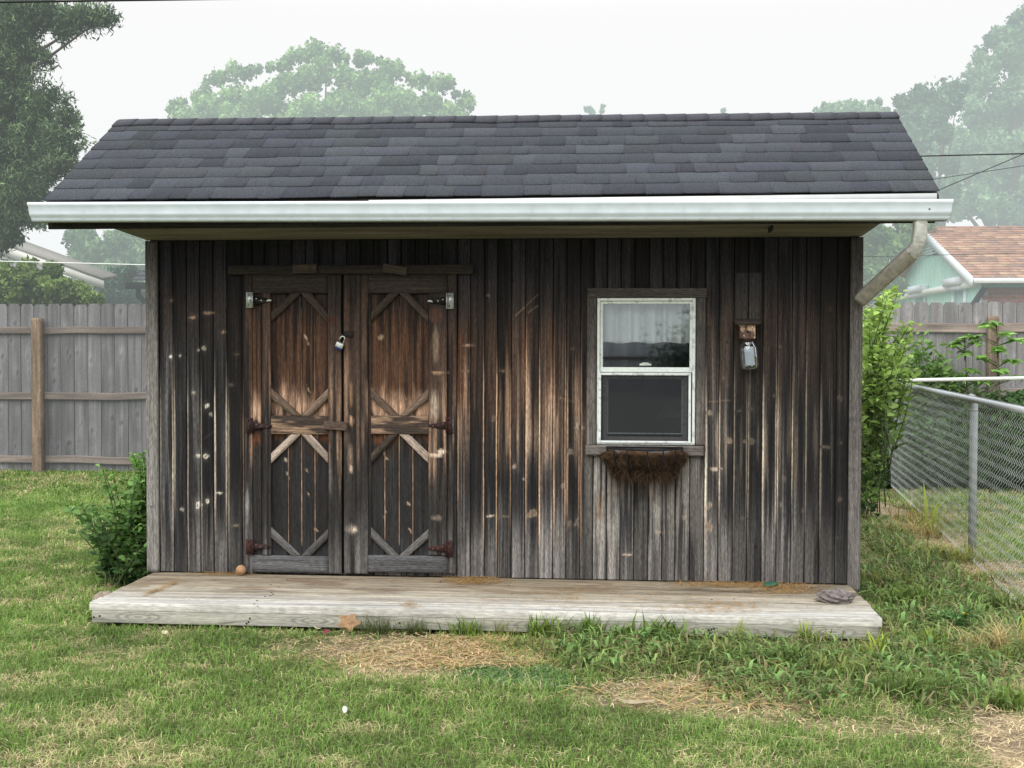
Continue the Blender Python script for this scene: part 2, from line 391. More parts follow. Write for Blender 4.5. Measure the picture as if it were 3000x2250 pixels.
def wall_color(x, z, board, u):
    """display colour of the siding at wall point x,z; board index, u 0..1 across the board."""
    px, py = pz(x, z)
    rb = lambda k: _h(board*7+k, board*3+k*5, 77)
    n1 = fbm(x*40+board*9, z*1.4, 5, 4); n2 = fbm(x*16+board*5, z*1.0, 8, 3); n3 = fbm(x*120, z*5, 12, 3); n4 = fbm(x*5, z*4, 14, 3)
    dark = np.array([38, 37, 38.]); grey = np.array([116, 113, 110.]); brown = np.array([66, 49, 40.]); tan = np.array([176, 146, 122.]); upper = np.array([50, 44, 42.])
    c = np.broadcast_to(dark, x.shape+(3,)).copy()
    def mix(c, col, f): f = np.clip(f, 0, 1)[..., None]; return c*(1-f)+np.asarray(col)*f
    # upper zone, little weathered, its top tinted with painted eave shade
    c = mix(c, upper, ss(1080, 900, py)); eave_shade = ss(930, 740, py)
    # brown zone round the door and between door and window
    bz = ss(880, 1000, py)*ss(1420, 1150, py)*ss(640, 780, px)*ss(1760, 1600, px)
    c = mix(c, brown, bz*(.45+.9*n2))
    bz2 = ss(850, 950, py)*ss(1250, 1100, py)*ss(2050, 2100, px)
    c = mix(c, [66, 54, 47], bz2*.7)
    # tan worn streaks
    tz = ss(1000, 1150, py)*ss(1430, 1270, py)*ss(1310, 1350, px)*ss(1760, 1700, px)
    c = mix(c, tan, tz*ss(.46, .68, n1*.6+n2*.4+rb(1)*.10-.03)*.75)
    tz = ss(1120, 1250, py)*ss(1500, 1330, py)*ss(2050, 2090, px)
    c = mix(c, [150, 128, 108], tz*ss(.52, .72, n1*.6+n2*.4+rb(2)*.08)*.7)
    # dark weathered middle
    # grey weathering from the bottom up
    gl = ss(1330+120*(rb(3)), 1640, py+60*(n2-.5))
    c = mix(c, grey, gl*(.25+.95*n1)*(.7+.5*rb(4)))
    lb = ss(560, 460, px)*ss(900, 1150, py); c = mix(c, [104, 102, 100], lb*(.15+.9*n1))
    # grey boards below the window
    uw = ss(1700, 1722, px)*ss(2068, 2058, px)*ss(1325, 1345, py)
    c = mix(c, [122, 118, 113], uw*(.75+.4*n1)*(1-.3*ss(.55, .7, n4)))
    # darker brown boards below the planter
    c = mix(c, [60, 50, 42], uw*ss(1500, 1390, py)*ss(1770, 1800, px)*ss(2010, 1960, px)*.55)
    c = mix(c, [96, 70, 48], uw*np.exp(-((px-1762+(py-1450)*.12)/7)**2)*ss(1430, 1470, py)*ss(1540, 1500, py)*.7)
    # grey streaks
    c = mix(c, [135, 131, 127], ss(.60, .78, n1)*ss(850, 1200, py)*(.20+.35*gl+.25*rb(5)))
    c = mix(c, [20, 20, 22], ss(.47, .30, n1)*.75); c = mix(c, [16, 15, 16], ss(.66, .80, fbm(x*70+board*3, z*2.0, 23, 3))*.5)
    # thin bleached grain lines, dark checks between them
    fl = fbm(x*125+board*3.7, z*.9, 37, 2); zone = ss(900, 1200, py)*(.45+.55*ss(1280, 1360, px)+.3*ss(560, 500, px))
    c = mix(c, np.where((px > 1310)[..., None]*(px < 1740)[..., None]*(py < 1450)[..., None], np.array([206, 166, 136.]), np.array([158, 152, 146.])), ss(.64, .78, fl)*zone*(.25+.9*n2)*.55)
    c = mix(c, [14, 13, 14], ss(.36, .24, fl)*.45)
    c = mix(c, [98, 95, 93], ss(1500, 1690, py)*(.25+.5*n2))
    # board edges worn pale
    ew = .14+.11*rb(6)*ss(950, 1300, py)
    top = 930+170*rb(7); bot = 1500+130*rb(8)-120*(px > 2050)*rb(9)
    ed = ss(ew, ew*.35, u)*(rb(10) > .18) + ss(1-ew*.6, 1-ew*.2, u)*(rb(11) > .55)
    wob = .75+.6*fbm(z*9, board*3.3, 31, 2)
    ez = ss(top-60, top+200, py)*ss(bot+90, bot-120, py)
    ec = np.where((px > 700)[..., None]*(px < 1760)[..., None], np.array([228, 184, 150.]), np.array([212, 196, 176.]))
    f = np.clip(ed*ez*wob*(uw < .5), 0, 1)[..., None]*.9
    c = c*(1-f)+ec*f
    # knots
    for k in KNOTS:
        kx, ky, r = k[:3]; ry = k[3] if len(k) > 3 else r
        kw = fbm(px*.11+kx, py*.11+ky, 63, 2)-.5; kv = fbm(px*.11+kx+40, py*.08, 64, 2)-.5; d2 = np.hypot((px-kx+kw*r*1.3)/r, (py-ky+kv*ry*1.3)/ry)*(.9+.25*((kx*7+ky) % 5)/5)
        halo = np.exp(-(np.hypot((px-kx)/(r*1.2), (py-ky)/(ry*2.2)))**2)*.28
        kc = np.array([214, 206, 190.]) if (kx < 660 and ky > 1000 and r < 12) else np.array([186, 168, 150.]) if ky > 1100 else np.array([140, 116, 96.])
        jag = 1+.35*(n3-.5)*2
        c = mix(c, kc*(.55+.45*((kx*13+ky*3) % 7)/7+(.2 if kx < 660 else 0))*(.75+.5*n3)[..., None], np.maximum(ss(1.15, .7, d2*jag), halo*(.4+n3))*(.6 if (kx > 660 and r <= 10) else 1.))
        if r >= 6 and ry >= 6: c = mix(c, [110, 84, 66], ss(.35, .2, d2)*.8)
    for kx, ky, r in DARKK: c = mix(c, [12, 10, 10], ss(1.2, .6, np.hypot((px-kx)/r, (py-ky)/(r*.8))))
    pb = ss(2153, 2157, px)*ss(2232, 2228, px)*ss(795, 803, py)*ss(938, 934, py); c = mix(c, [92, 86, 82], pb*.7)
    # scratches
    for (ax, ay, bx, by, w, s) in [(1510, 925, 1576, 862, 2, .35), (1548, 915, 1575, 895, 3, .3), (2075, 1178, 2140, 1172, 2, .3), (600, 1285, 628, 1262, 1.5, .3), (1452, 1530, 1500, 1524, 1.2, .2), (1640, 1165, 1690, 1180, 3, .3)]:
        t = np.clip(((px-ax)*(bx-ax)+(py-ay)*(by-ay))/((bx-ax)**2+(by-ay)**2), 0, 1)
        c = mix(c, [170, 135, 108], ss(w*1.5, w*.4, np.hypot(px-ax-t*(bx-ax), py-ay-t*(by-ay)))*s)
    c = c*(.66+.66*rb(12))[..., None]*(.86+.28*n4)[..., None]; c = c*(1-.10*eave_shade)[..., None]*(1+eave_shade[..., None]*np.array([-.08, 0, .22]))
    # orange stain beside the right casing
    c = mix(c, [104, 64, 42], np.exp(-((px-1346)/9)**2)*ss(930, 1000, py)*ss(1250, 1120, py)*.6)
    return np.clip(c, 8, 235)
EW = .55
def siding():
    xs = []; depth = []; bi = []; uu = []
    ed = np.concatenate([[0.0], JX, [SW]])
    for b in range(len(ed)-1):
        a, e = ed[b], ed[b+1]; w = e-a
        g = min(.003, w*.1); n = max(5, int((w-2*g)/.0045))
        loc = np.concatenate([[a, a+.0022], np.linspace(a+g+.0015, e-g, n), [e-1e-4]])
        dd = np.concatenate([[.009, .009], np.zeros(n)+.003*(_h(np.array([b]), np.array([3]), 5)[0]), [.009]])
        xs.append(loc); depth.append(dd); bi.append(np.full(len(loc), b)); uu.append((loc-a)/w)
    xs = np.concatenate(xs); depth = np.concatenate(depth); bi = np.concatenate(bi); uu = np.concatenate(uu)
    zs = np.unique(np.concatenate([np.linspace(.004, SH, 300), [WZ0, WZ1]]))
    X, Z = np.meshgrid(xs, zs); D = np.broadcast_to(depth, X.shape); B = np.broadcast_to(bi, X.shape); U = np.broadcast_to(uu, X.shape)
    wob = (fbm(Z*3, B*7.7, 91, 2)-.5)*.004
    V = np.stack([X+wob, D+.0*X, Z], -1).reshape(-1, 3)
    c = wall_color(X, Z, B.astype(float), U)
    c = c*np.where(D > .005, .36, 1.)[..., None]
    col = np.clip(lin(c)/(EW*1.72), .003, .8).reshape(-1, 3)
    nx = len(xs); i, j = np.meshgrid(np.arange(nx-1), np.arange(len(zs)-1)); a = (j*nx+i)
    xc = (xs[:-1]+xs[1:])/2; zc = (zs[:-1]+zs[1:])/2
    hole = ((xc[None, :] > WX0) & (xc[None, :] < WX1) & (zc[:, None] > WZ0) & (zc[:, None] < WZ1))
    a = a[~hole]
    Q = np.stack([a, a+1, a+nx+1, a+nx], -1)
    gc = np.stack([Z+B*1.7, X, B.astype(float)], -1).reshape(-1, 3)
    o = fast_mesh('siding', V, [Q], M['wood'], shed, col, gc)
    return o
siding()
# side and back walls, gable ends
def walls():
    mb = MB(); c = S(80, 76, 72, EW)
    RX = [(0, SH), (0, SH+.02)]
    zr = 2.36; zb = 1.25
    for x, dx in ((0.006, .02), (SW-.006, -.02)):
        poly = [(x, .012, -.09), (x, SB, -.09), (x, SB, zb), (x, .38, zr), (x, -.38, 1.80), (x, .012, 1.765)]
        n = 26; ys = np.linspace(.012, SB, n+1)
        for a, b in zip(ys[:-1], ys[1:]):
            top = lambda yy: zr-(yy-.38)*(zr-zb)/(SB-.38) if yy > .38 else 1.765+(yy)*(zr-1.765)/.38
            mb.prism([(x, a+.002, -.09), (x, b-.002, -.09), (x, b-.002, top(b)), (x, a+.002, top(a))], (dx, 0, 0), c*random.uniform(.7, 1.2))
    n = 40; xs = np.linspace(.03, SW-.03, n+1)
    for a, b in zip(xs[:-1], xs[1:]):
        mb.prism([(a+.002, SB, -.09), (b-.002, SB, -.09), (b-.002, SB, zb), (a+.002, SB, zb)], (0, -.02, 0), c*random.uniform(.7, 1.2))
    mb.build('wall', M['wood'], shed)
    mb = MB(); mb.box((.04, SB-.06, -.06), (SW-.04, SB-.03, 1.25), (.05, .04, .035)); mb.box((.03, .2, -.06), (.04, SB-.03, 1.2), (.05, .04, .035)); mb.box((SW-.04, .2, -.06), (SW-.03, SB-.03, 1.2), (.05, .04, .035)); mb.build('light_stop_lining', M['plain'], shed)  # dark inner boards added to stop light leaking between the wall boards
    mb = MB(); mb.box((.03, .03, -.09), (SW-.03, SB-.03, -.06), (.12, .09, .06)); mb.build('floor', M['plain'], shed)
    mb = MB()
    mb.box((WX0-.02, .03, -.06), (WX0-.001, .05, 1.7), (.05, .04, .035)); mb.build('stud', M['plain'], shed)
walls()
# corner boards
for (pa, pb, zlo, c0) in ((433, 467, .004, (118, 115, 112)), (2486, 2522, -.03, (96, 92, 90))):
    mb = MB(); xa, xb = X0(pa), X0(pb); z1 = SH-.002
    def cf(V, Gc, c):
        z = V[:, 2]; f = (.55+.45*ss(1.7, 1.2, z))*(.9+.2*ss(.9, .2, z)); return c*f[:, None]
    mb.plank(((xa+xb)/2, -.013, zlo), ((xa+xb)/2, -.013, z1), (xb-xa, 0, 0), (0, .022, 0), S(*c0, .52), seg=90, wseg=8, tint=.10, cf=cf)
    mb.build('corner_board', M['wood'], shed)

# --- doors
def wp(px, py, y=-.02): p = atY(px, py, y); return p
def hpl(mb, x0, x1, y0, y1, col, front, th, vert=True, **k):
    """plank given by photo rectangle on the wall; front = y of its face"""
    xa, xb = X0(x0, (y0+y1)/2, front), X0(x1, (y0+y1)/2, front); zt, zb = Z0(y0, (x0+x1)/2, front), Z0(y1, (x0+x1)/2, front)
    yc = front+th/2
    if vert: mb.plank(((xa+xb)/2, yc, zb), ((xa+xb)/2, yc, zt), (xb-xa, 0, 0), (0, th, 0), col, **k)
    else: mb.plank((xa, yc, (zt+zb)/2), (xb, yc, (zt+zb)/2), (0, 0, zt-zb), (0, th, 0), col, **k)
def door_cf(V, Gc, c):   # weathering by height: brown above, worn streaks round the rail, charcoal below, grey at the foot
    px, py = pz(V[:, 0], V[:, 2]); o_ = Gc[:, 2]*3.1; n = fbm(Gc[:, 1]*70, Gc[:, 0]*1.4, 41, 4); w = fbm(Gc[:, 1]*25+o_, Gc[:, 0]*.8, 43, 3)
    py = py+260*(w-.5)+60*np.sin(o_)
    def mx(a, b, f): f = np.clip(f, 0, 1)[:, None]; return a*(1-f)+b*f
    o = np.broadcast_to(S(50, 44, 41, EW), c.shape)
    o = mx(o, S(74, 58, 50, EW), ss(900, 1010, py)*ss(1290, 1150, py))
    o = mx(o, S(160, 130, 108, EW), ss(1060, 1210, py)*ss(1480, 1300, py)*ss(.50, .68, n*.7+w*.3)*.9)
    o = mx(o, S(46, 44, 43, EW), ss(1330, 1420, py)*.8)
    o = mx(o, S(100, 98, 97, EW), ss(1500, 1690, py)*(.2+.9*n))
    o = mx(o, S(22, 21, 22, EW), ss(.46, .30, n)*.75)
    lum = c.mean(1, keepdims=True)/max(1e-4, c.mean())
    return knots(o*(.6+.8*n)[:, None]*(.55+.45*lum), V, n)
DK = [(1031, 878, 7, 10, (18, 12, 10), 1), (1033, 1155, 5, 40, (150, 118, 92), .8), (1033, 1232, 6, 16, (196, 160, 130), .9), (1032, 1372, 6, 12, (206, 180, 158), .9), (1033, 1330, 4, 30, (150, 130, 112), .6), (1034, 1548, 22, 14, (150, 138, 128), .6), (1042, 1550, 8, 7, (206, 186, 166), .9),
      (1284, 925, 24, 26, (96, 66, 54), .6), (1280, 1010, 10, 60, (150, 128, 110), .55), (1290, 1092, 22, 5, (188, 152, 122), .8), (1275, 1332, 22, 6, (226, 204, 184), .95), (1298, 1322, 14, 7, (226, 204, 184), .95), (1282, 1515, 18, 8, (140, 124, 112), .6), (1275, 1190, 16, 50, (196, 178, 160), .5), (975, 937, 20, 8, (80, 40, 30), .7), (972, 1400, 5, 60, (120, 116, 116), .5), (727, 1480, 6, 60, (150, 148, 148), .6)]
def knots(o, V, nz):
    px, py = pz(V[:, 0], V[:, 2])
    for kx, ky, rx, ry, cc, st in DK:
        f = (ss(1.2, .5, np.hypot((px-kx)/rx, (py-ky)/ry)+(nz-.5)*1.2)*st)[:, None]; o = o*(1-f)+S(*cc, EW)*f
    return o
def scale_cf(f): return lambda V, Gc, c: door_cf(V, Gc, c)*f
def panel_cf(V, Gc, c):
    px, py = pz(V[:, 0], V[:, 2]); n = fbm(Gc[:, 1]*70, Gc[:, 0]*1.5, 51, 3)
    def mx(a, b, f): f = np.clip(f, 0, 1)[:, None]; return a*(1-f)+b*f
    o = np.broadcast_to(S(50, 42, 38, EW), c.shape)
    py = py+120*(fbm(Gc[:, 1]*25+Gc[:, 2]*3, Gc[:, 0]*.8, 53, 2)-.5); o = mx(o, S(86, 60, 45, EW), ss(860, 990, py)*ss(1230, 1120, py)*(.3+n)); o = mx(o, S(24, 21, 20, EW), ss(.46, .32, n)*.7)
    o = mx(o, S(196, 160, 134, EW), ss(1130, 1205, py)*ss(1240, 1215, py)*.7*(.4+n))
    o = mx(o, S(110, 66, 36, EW), ss(1300, 1275, py)*ss(1255, 1275, py)*.6)
    o = mx(o, S(40, 39, 39, EW), ss(1290, 1380, py)); o = mx(o, S(50, 50, 52, EW), ss(1560, 1640, py))
    o = mx(o, S(206, 190, 172, EW), ss(.75, .45, np.hypot((px-842)/9, (py-1384)/11))*.8)
    for kx, ky, r in ((1130, 1337, 7), (1198, 1480, 7), (1204, 1556, 6), (900, 1390, 5), (905, 1455, 5), (928, 1548, 6), (1128, 1512, 6), (905, 1133, 6), (1188, 1160, 4), (1117, 1020, 9), (899, 988, 9)):
        o = mx(o, S(190, 165, 140, EW), ss(1.1, .5, np.hypot((px-kx)/r, (py-ky)/(r*.8)))*.75)
    return o*(.55+.9*n)[:, None]
def make_door(px0, px1, s0, s1, p0, p1, cx, joints, s2, s3):
    d = empty('door', (0, 0, 0)); d.parent = shed; d.location = Vector((X0(px0), 0, .1)); 
    rg = dict(tint=.10)
    # boards of the sunk panels
    mb = MB(); edges = [p0-6]+joints+[p1+6]
    for i, (a, b) in enumerate(zip(edges[:-1], edges[1:])):
        g = 1.0
        hpl(mb, a+g, b-g, 858, 1632, (.1, .1, .1), -.008, .014, seg=150, wseg=8, cf=panel_cf, seed=300+int(a))
    mb.build('panel', M['wood'], d)
    mb = MB()
    for a in joints: hpl(mb, a-1.5, a+.6, 900, 1600, (.1, .1, .1), -.0095, .008, seg=40, wseg=1, cf=lambda V, Gc, c: np.broadcast_to(S(170, 140, 115, EW), c.shape)*(.25+1.0*fbm(V[:, 2]*7, V[:, 0]*90, 3, 2))[:, None]*(.3+.7*ss(1000, 1200, pz(V[:, 0], V[:, 2])[1]))[:, None])
    mb.build('bead', M['wood'], d)
    fr = -.030
    for (a, b, t) in ((s0, s1, fr), (s2, s3, fr-.002)):
        mb = MB(); hpl(mb, a+.5, b-.5, 805 if (a > 950 and a < 1050) else 859.5, 1681 if (a > 950 and a < 1050) else 1628, (.1, .1, .1), t, .026, seg=150, wseg=10, cf=scale_cf(1.0), seed=int(a)*3)
        mb.build('stile', M['wood'], d)
    inner = (px0 < 900)
    ra, rb = (px0, 960.5) if inner else (1078.5, px1)
    ia, ib = p0, p1
    mb = MB(); hpl(mb, ra, rb, 804, 859, S(54, 48, 44, EW), fr+.001, .024, False, tint=.14); mb.build('rail', M['wood'], d)
    mb = MB(); hpl(mb, ra, rb, 1628.5, 1678, S(92, 92, 94, EW), fr+.001, .024, False, tint=.22, seed=77+int(px0)); mb.build('rail', M['wood'], d)
    def midcf(V, Gc, c):
        n = fbm(V[:, 0]*7+np.sin(V[:, 2]*60)*.5, V[:, 2]*45, 8+int(px0), 3); o = S(66, 56, 50, EW)*(1-ss(.55, .75, n))[:, None]+S(188, 156, 130, EW)*ss(.55, .75, n)[:, None]*.62
        return o
    mb = MB(); hpl(mb, ia, ib, 1218.5, 1272, (.1, .1, .1), fr, .024, False, seg=60, wseg=12, cf=midcf); mb.build('rail', M['wood'], d)
    # braces
    def brace(a, b, col, inside):
        A = wp(*a, fr+.004); B = wp(*b, fr+.004); A[1] = B[1] = fr+.014; dv = B-A; nrm = np.array([-dv[2], 0, dv[0]]); nrm /= np.linalg.norm(nrm)
        if nrm[2]*inside < 0: nrm = -nrm
        w = .036; A2 = A+nrm*w/2; B2 = B+nrm*w/2
        # clip ends so the brace stops on the stile and on the rail: build as a parallelogram
        x0_, z0_ = A[0], A[2]; x1_, z1_ = B[0], B[2]; sl = w/abs(dv[0]/np.linalg.norm(dv)); sh = w/abs(dv[2]/np.linalg.norm(dv))
        sg = 1 if inside > 0 else -1
        K = 24; V = []; Gc = []
        e = np.linalg.norm(dv)
        yf, yb = fr+.003, fr+.022
        # A on the stile (vertical cut), B at the rail (horizontal cut)
        sx = -1 if x1_ > x0_ else 1
        for i in range(K+1):
            t = i/K
            p = A+dv*t
            q0 = np.array([x0_, 0, z0_+sg*sh]); q1 = np.array([x1_+sx*sl, 0, z1_]); q = q0+(q1-q0)*t
            for (pt, yy) in ((p, yf), (p*.5+q*.5, yf), (q, yf), (q, yb), (p, yb)):
                V.append((pt[0], yy, pt[2]))
            for v_ in (0, .5, 1, 1.1, -.1): Gc.append((t*e+a[0]*.01, v_*w+a[1]*.02, a[0]*.3))
        V = np.array(V); Gc = np.array(Gc); Fc = []
        for i in range(K):
            for j in range(5): a_ = i*5+j; b_ = i*5+(j+1) % 5; Fc.append((a_, b_, b_+5, a_+5))
        Fc.append((0, 4, 3, 2, 1)); Fc.append(tuple(K*5+j for j in range(5)))
        n = fbm(Gc[:, 0]*4, Gc[:, 1]*70, int(a[0]), 3)[:, None]
        mb = MB(); mb.add(V, Fc, np.asarray(col)*(.45+1.1*n), Gc); mb.build('brace', M['wood'], d)
    dk = S(60, 52, 46, EW); md = S(104, 88, 76, EW); pl = S(172, 156, 144, EW); gy = S(100, 98, 97, EW)
    brace((ia, 943), (cx, 859), dk, 1); brace((ib, 946), (cx, 859), dk*1.1, 1)
    brace((ia, 1136), (cx, 1218), md*.8, -1); brace((ib, 1138), (cx, 1218), md*1.2, -1)
    brace((ia, 1357), (cx, 1272), pl if inner else dk*1.3, 1); brace((ib, 1357), (cx, 1272), pl*.95, 1)
    brace((ia, 1545), (cx, 1628), gy, -1); brace((ib, 1549), (cx, 1628), gy*(.6 if inner else 1.15), -1)
    return d
dl = make_door(739, 961, 767, 793, 794, 961, 881, [845, 884, 923], 961, 1000)
dr = make_door(1007, 1310, 1007, 1078, 1087, 1255, 1169, [1128, 1170, 1210], 1255, 1309)
mb = MB(); hpl(mb, 739.5, 766.5, 859.5, 1628, (.1, .1, .1), -.016, .014, seg=150, wseg=6, cf=lambda V, G_, c: panel_cf(V, G_, c)*1.1); mb.build('stile', M['wood'], dl)
mb = MB(); hpl(mb, 1078.5, 1087, 859.5, 1628, (.1, .1, .1), -.020, .016, seg=150, wseg=3, cf=lambda V, G_, c: door_cf(V, G_, c)*1.3); mb.build('stile', M['wood'], dr)
for a, b in ((717, 738.5), (1310.5, 1337)):
    mb = MB(); hpl(mb, a, b, 803, 1681, (.1, .1, .1), -.022, .02, seg=150, wseg=6, cf=lambda V, G_, c: door_cf(V, G_, c)*1.05); mb.build('casing', M['wood'], shed)
mb = MB(); hpl(mb, 667, 1386, 776, 803, S(50, 45, 42, EW), -.032, .03, False, tint=.1); mb.build('lintel_board', M['wood'], shed)
mb = MB(); hpl(mb, 1000.5, 1006.5, 805, 1679, (.006, .005, .005), -.006, .004, seg=10, wseg=1, tint=0); mb.build('door_gap_shade', M['wood'], shed)  # black strip painted in for the shade between the doors
def block(name, pxc, pyc, w, h, ang, col, y, parent):
    c = atY(pxc, pyc, y); d = np.array([math.cos(ang), 0, math.sin(ang)]); n = np.array([-math.sin(ang), 0, math.cos(ang)])
    mb = MB(); mb.plank(c-d*w/2, c+d*w/2, n*h, (0, .018, 0), col, seg=10, tint=.12)
    o = mb.build(name, M['wood'], parent, bevel=.003); return o
block('turn_button', 893, 787, .125, .046, .03, S(70, 62, 54, EW), -.046, shed)
block('turn_button', 1157, 790, .128, .046, -.17, S(64, 57, 50, EW), -.046, shed)
block('turn_button', 983, 1247, .122, .044, -.05, S(84, 70, 62, EW), -.046, dl)

# hinges
def hinge(px_plate0, px_plate1, py0, py1, tip, pyc, hw, plate_col, strap_col, door, tipcol=None, mat='metal'):
    h = empty('hinge', (0, 0, 0)); h.parent = door; h.location = Vector(wp((px_plate0+px_plate1)/2, pyc))-_wloc(door)
    mb = MB(); A = wp(px_plate0, py1, -.036); B = wp(px_plate1, py0, -.036)
    mb.box((A[0], -.0355, A[2]), (B[0], -.0325, B[2]), plate_col)
    for k in (.18, .5, .82):
        c = np.array([(A[0]+B[0])/2+(.004 if k == .5 else -.003), -.036, A[2]+(B[2]-A[2])*k])
        mb.lathe([(0, -.0025), (.004, -.0015), (.004, .002)], c, np.asarray(plate_col)*.25, 8, axis=np.array([[1, 0, 0], [0, 0, 1], [0, -1, 0.]]))
    mb.build('plate', M[mat], h)
    inner = px_plate1 if tip > px_plate1 else px_plate0
    a = wp(inner, pyc-hw, -.038); b = wp(inner, pyc+hw, -.038); t0 = wp(tip, pyc-3.5, -.038); t1 = wp(tip, pyc+3.5, -.038)
    mb = MB()
    poly = [a, b, t1, t0] if tip > px_plate1 else [b, a, t0, t1]
    P = [(p[0], -.0375, p[2]) for p in poly]
    mb.prism(P, (0, .003, 0), strap_col)
    for f in (.2, .45, .75):
        q = np.array([a[0]+(t0[0]-a[0])*f, -.038, (a[2]+b[2])/2+(.008 if f == .2 else -.004 if f > .5 else 0)])
        mb.lathe([(0, -.0025), (.0038, -.0015), (.0038, .002)], q, (.7, .7, .66) if mat == 'metal' else (.16, .10, .09), 8, axis=np.array([[1, 0, 0], [0, 0, 1], [0, -1, 0.]]))
    if tipcol is not None:
        q = np.array([t0[0]+(a[0]-t0[0])*.14, -.040, (t0[2]+t1[2])/2]); mb.lathe([(0, -.001), (.009, -.001), (.010, .002)], q, tipcol, 10, axis=np.array([[1.4, 0, 0], [0, 0, 1], [0, -.6, 0.]]))
    mb.build('strap', M[mat], h)
    # knuckle
    k0 = wp(inner, py1, -.04); k1 = wp(inner, py0, -.04); mb = MB(); mb.tube([k0, k1], .0045, np.asarray(plate_col)*.8, 8); mb.build('knuckle', M[mat], h)
gal = S(190, 196, 196, .6); dkm = S(40, 38, 38, .5); rs = S(50, 36, 36, .5); rs2 = S(60, 38, 37, .5)
hinge(721, 739, 856, 902, 797, 880, 13, gal, dkm, dl, (.6, .62, .62))
hinge(1309, 1329, 858, 905, 1251, 882, 13, gal, dkm, dr, (.6, .62, .62))
hinge(720, 740, 1224, 1269, 796, 1248, 10, rs, rs, dl, mat='rust'); hinge(1308, 1326, 1222, 1268, 1256, 1247, 12, rs2, rs, dr, mat='rust')
hinge(720, 740, 1580, 1624, 791, 1601, 10, rs2, rs, dl, mat='rust'); hinge(1306, 1326, 1584, 1631, 1255, 1607, 13, rs2, rs2, dr, mat='rust')
mb = MB(); A = wp(1313, 1266, -.0345); B = wp(1328, 1226, -.0345); mb.box((A[0], -.0318, A[2]), (B[0], -.0300, B[2]), S(160, 168, 170, .6)); mb.build('shim_plate', M['metal'], dr)
mb = MB(); A = wp(1008, 988, -.038); B = wp(1034, 970, -.038); mb.box((A[0], -.037, A[2]), (B[0], -.033, B[2]), S(40, 36, 36, .5))
mb.tube([wp(1011, 984, -.036), wp(1004, 984, -.050), wp(1000, 980, -.052), wp(998, 976, -.046)], .003, S(60, 58, 58, .5), 6)
mb.build('hasp', M['rust'], dr)
# padlock
pc = atY(994.5, 1013, -.052)
pad = empty('padlock', pc, 'open silver padlock with blue base hanging on the left door edge', 'padlock')
def padlock():
    a = -.42; R = np.array([[math.cos(a), 0, -math.sin(a)], [0, 1, 0], [math.sin(a), 0, math.cos(a)]])
    def rbox(lo, hi, col, name, mat, bev=.002):
        mb = MB(); mb.box(lo, hi, col); mb.V[0] = mb.V[0]@R.T+pc; return mb.build(name, mat, pad, bevel=bev)
    rbox((-.019, -.011, -.010), (.019, .011, .016), S(205, 210, 208, .7), 'body', M['metal'])
    rbox((-.0195, -.0115, -.0185), (.0195, .0115, -.0102), S(30, 48, 110, .5), 'base_band', M['plain'])
    pts = [(.012, 0, .016), (.012, 0, .040)]+[(.000+.012*math.cos(t), 0, .040+.012*math.sin(t)) for t in np.linspace(.2, math.pi, 8)]+[(-.012, 0, .030)]
    pts = [R@np.array(p)+pc for p in pts]
    mb = MB(); mb.tube(pts, .0033, S(215, 218, 216, .7), 8); mb.build('shackle', M['metal'], pad, smooth=True)
padlock()

# --- window
win = empty('window', (0, 0, 0)); win.parent = shed; win.location = Vector((X0(1893), 0, Z0(1090)+.1))
gyw = S(88, 83, 80, EW)
for (a, b, t, u, v, k) in ((1720, 1747, 871.5, 1305, True, 0), (2039.5, 2066, 871.5, 1305, True, 1), (1720, 2071, 844, 871, False, 2), (1715, 2062, 1305.5, 1335, False, 3)):
    def cft(V, G_, c):
        px, py = pz(V[:, 0], V[:, 2]); return c*(.75+.75*ss(1000, 1250, py))[:, None]
    mb = MB(); hpl(mb, a, b, t, u, gyw*(.9 if k < 3 else .9), -.026 if v else -.028, .024, v, tint=.16, cf=cft, seg=60, wseg=6); mb.build('trim', M['wood'], win)
wht = S(226, 234, 230, .62)
def frame(mb, x0, x1, y0, y1, w, front, back, col):
    """rectangular frame from photo rectangle: outer edges x0..x1,y0..y1 width w (px)"""
    xa, xb = X0(x0, 1090, front), X0(x1, 1090, front); zt, zb = Z0(y0, 1900, front), Z0(y1, 1900, front); m = w*.00175
    for lo, hi in (((xa, front, zb), (xa+m, back, zt)), ((xb-m, front, zb), (xb, back, zt)), ((xa+m, front+.0005, zt-m), (xb-m, back, zt)), ((xa+m, front+.0005, zb), (xb-m, back, zb+m))):
        L = max(hi[0]-lo[0], hi[2]-lo[2]); vert = hi[2]-lo[2] > hi[0]-lo[0]
        cen = [(lo[i]+hi[i])/2 for i in range(3)]
        def cf(V, G_, c):
            n = fbm(V[:, 0]*60, V[:, 2]*60, 19, 4); ch = ss(.62, .70, n)[:, None]; return c*(1-ch*.35*(n > .66)[:, None])
        if vert: mb.plank((cen[0], cen[1], lo[2]), (cen[0], cen[1], hi[2]), (hi[0]-lo[0], 0, 0), (0, back-front, 0), col, tint=.03, cf=cf, seg=60, wseg=3)
        else: mb.plank((lo[0], cen[1], cen[2]), (hi[0], cen[1], cen[2]), (0, 0, hi[2]-lo[2]), (0, back-front, 0), col, tint=.03, cf=cf, seg=60, wseg=3)
mb = MB(); frame(mb, 1749, 2037, 873, 1303, 8, -.020, .045, wht); mb.build('frame', M['oldwhite'], win)
up = empty('sash', (0, 0, 0)); up.parent = win; up.location = Vector((0, 0, .1))
mb = MB(); frame(mb, 1758, 2028.5, 882, 1092, 8, -.010, .02, wht*.96)
hpl(mb, 1759, 2027, 1076, 1091, wht, -.014, .004, False, tint=.05); mb.build('sash_frame', M['oldwhite'], up)
A = wp(1766, 1078, .006); B = wp(2021, 890, .006)
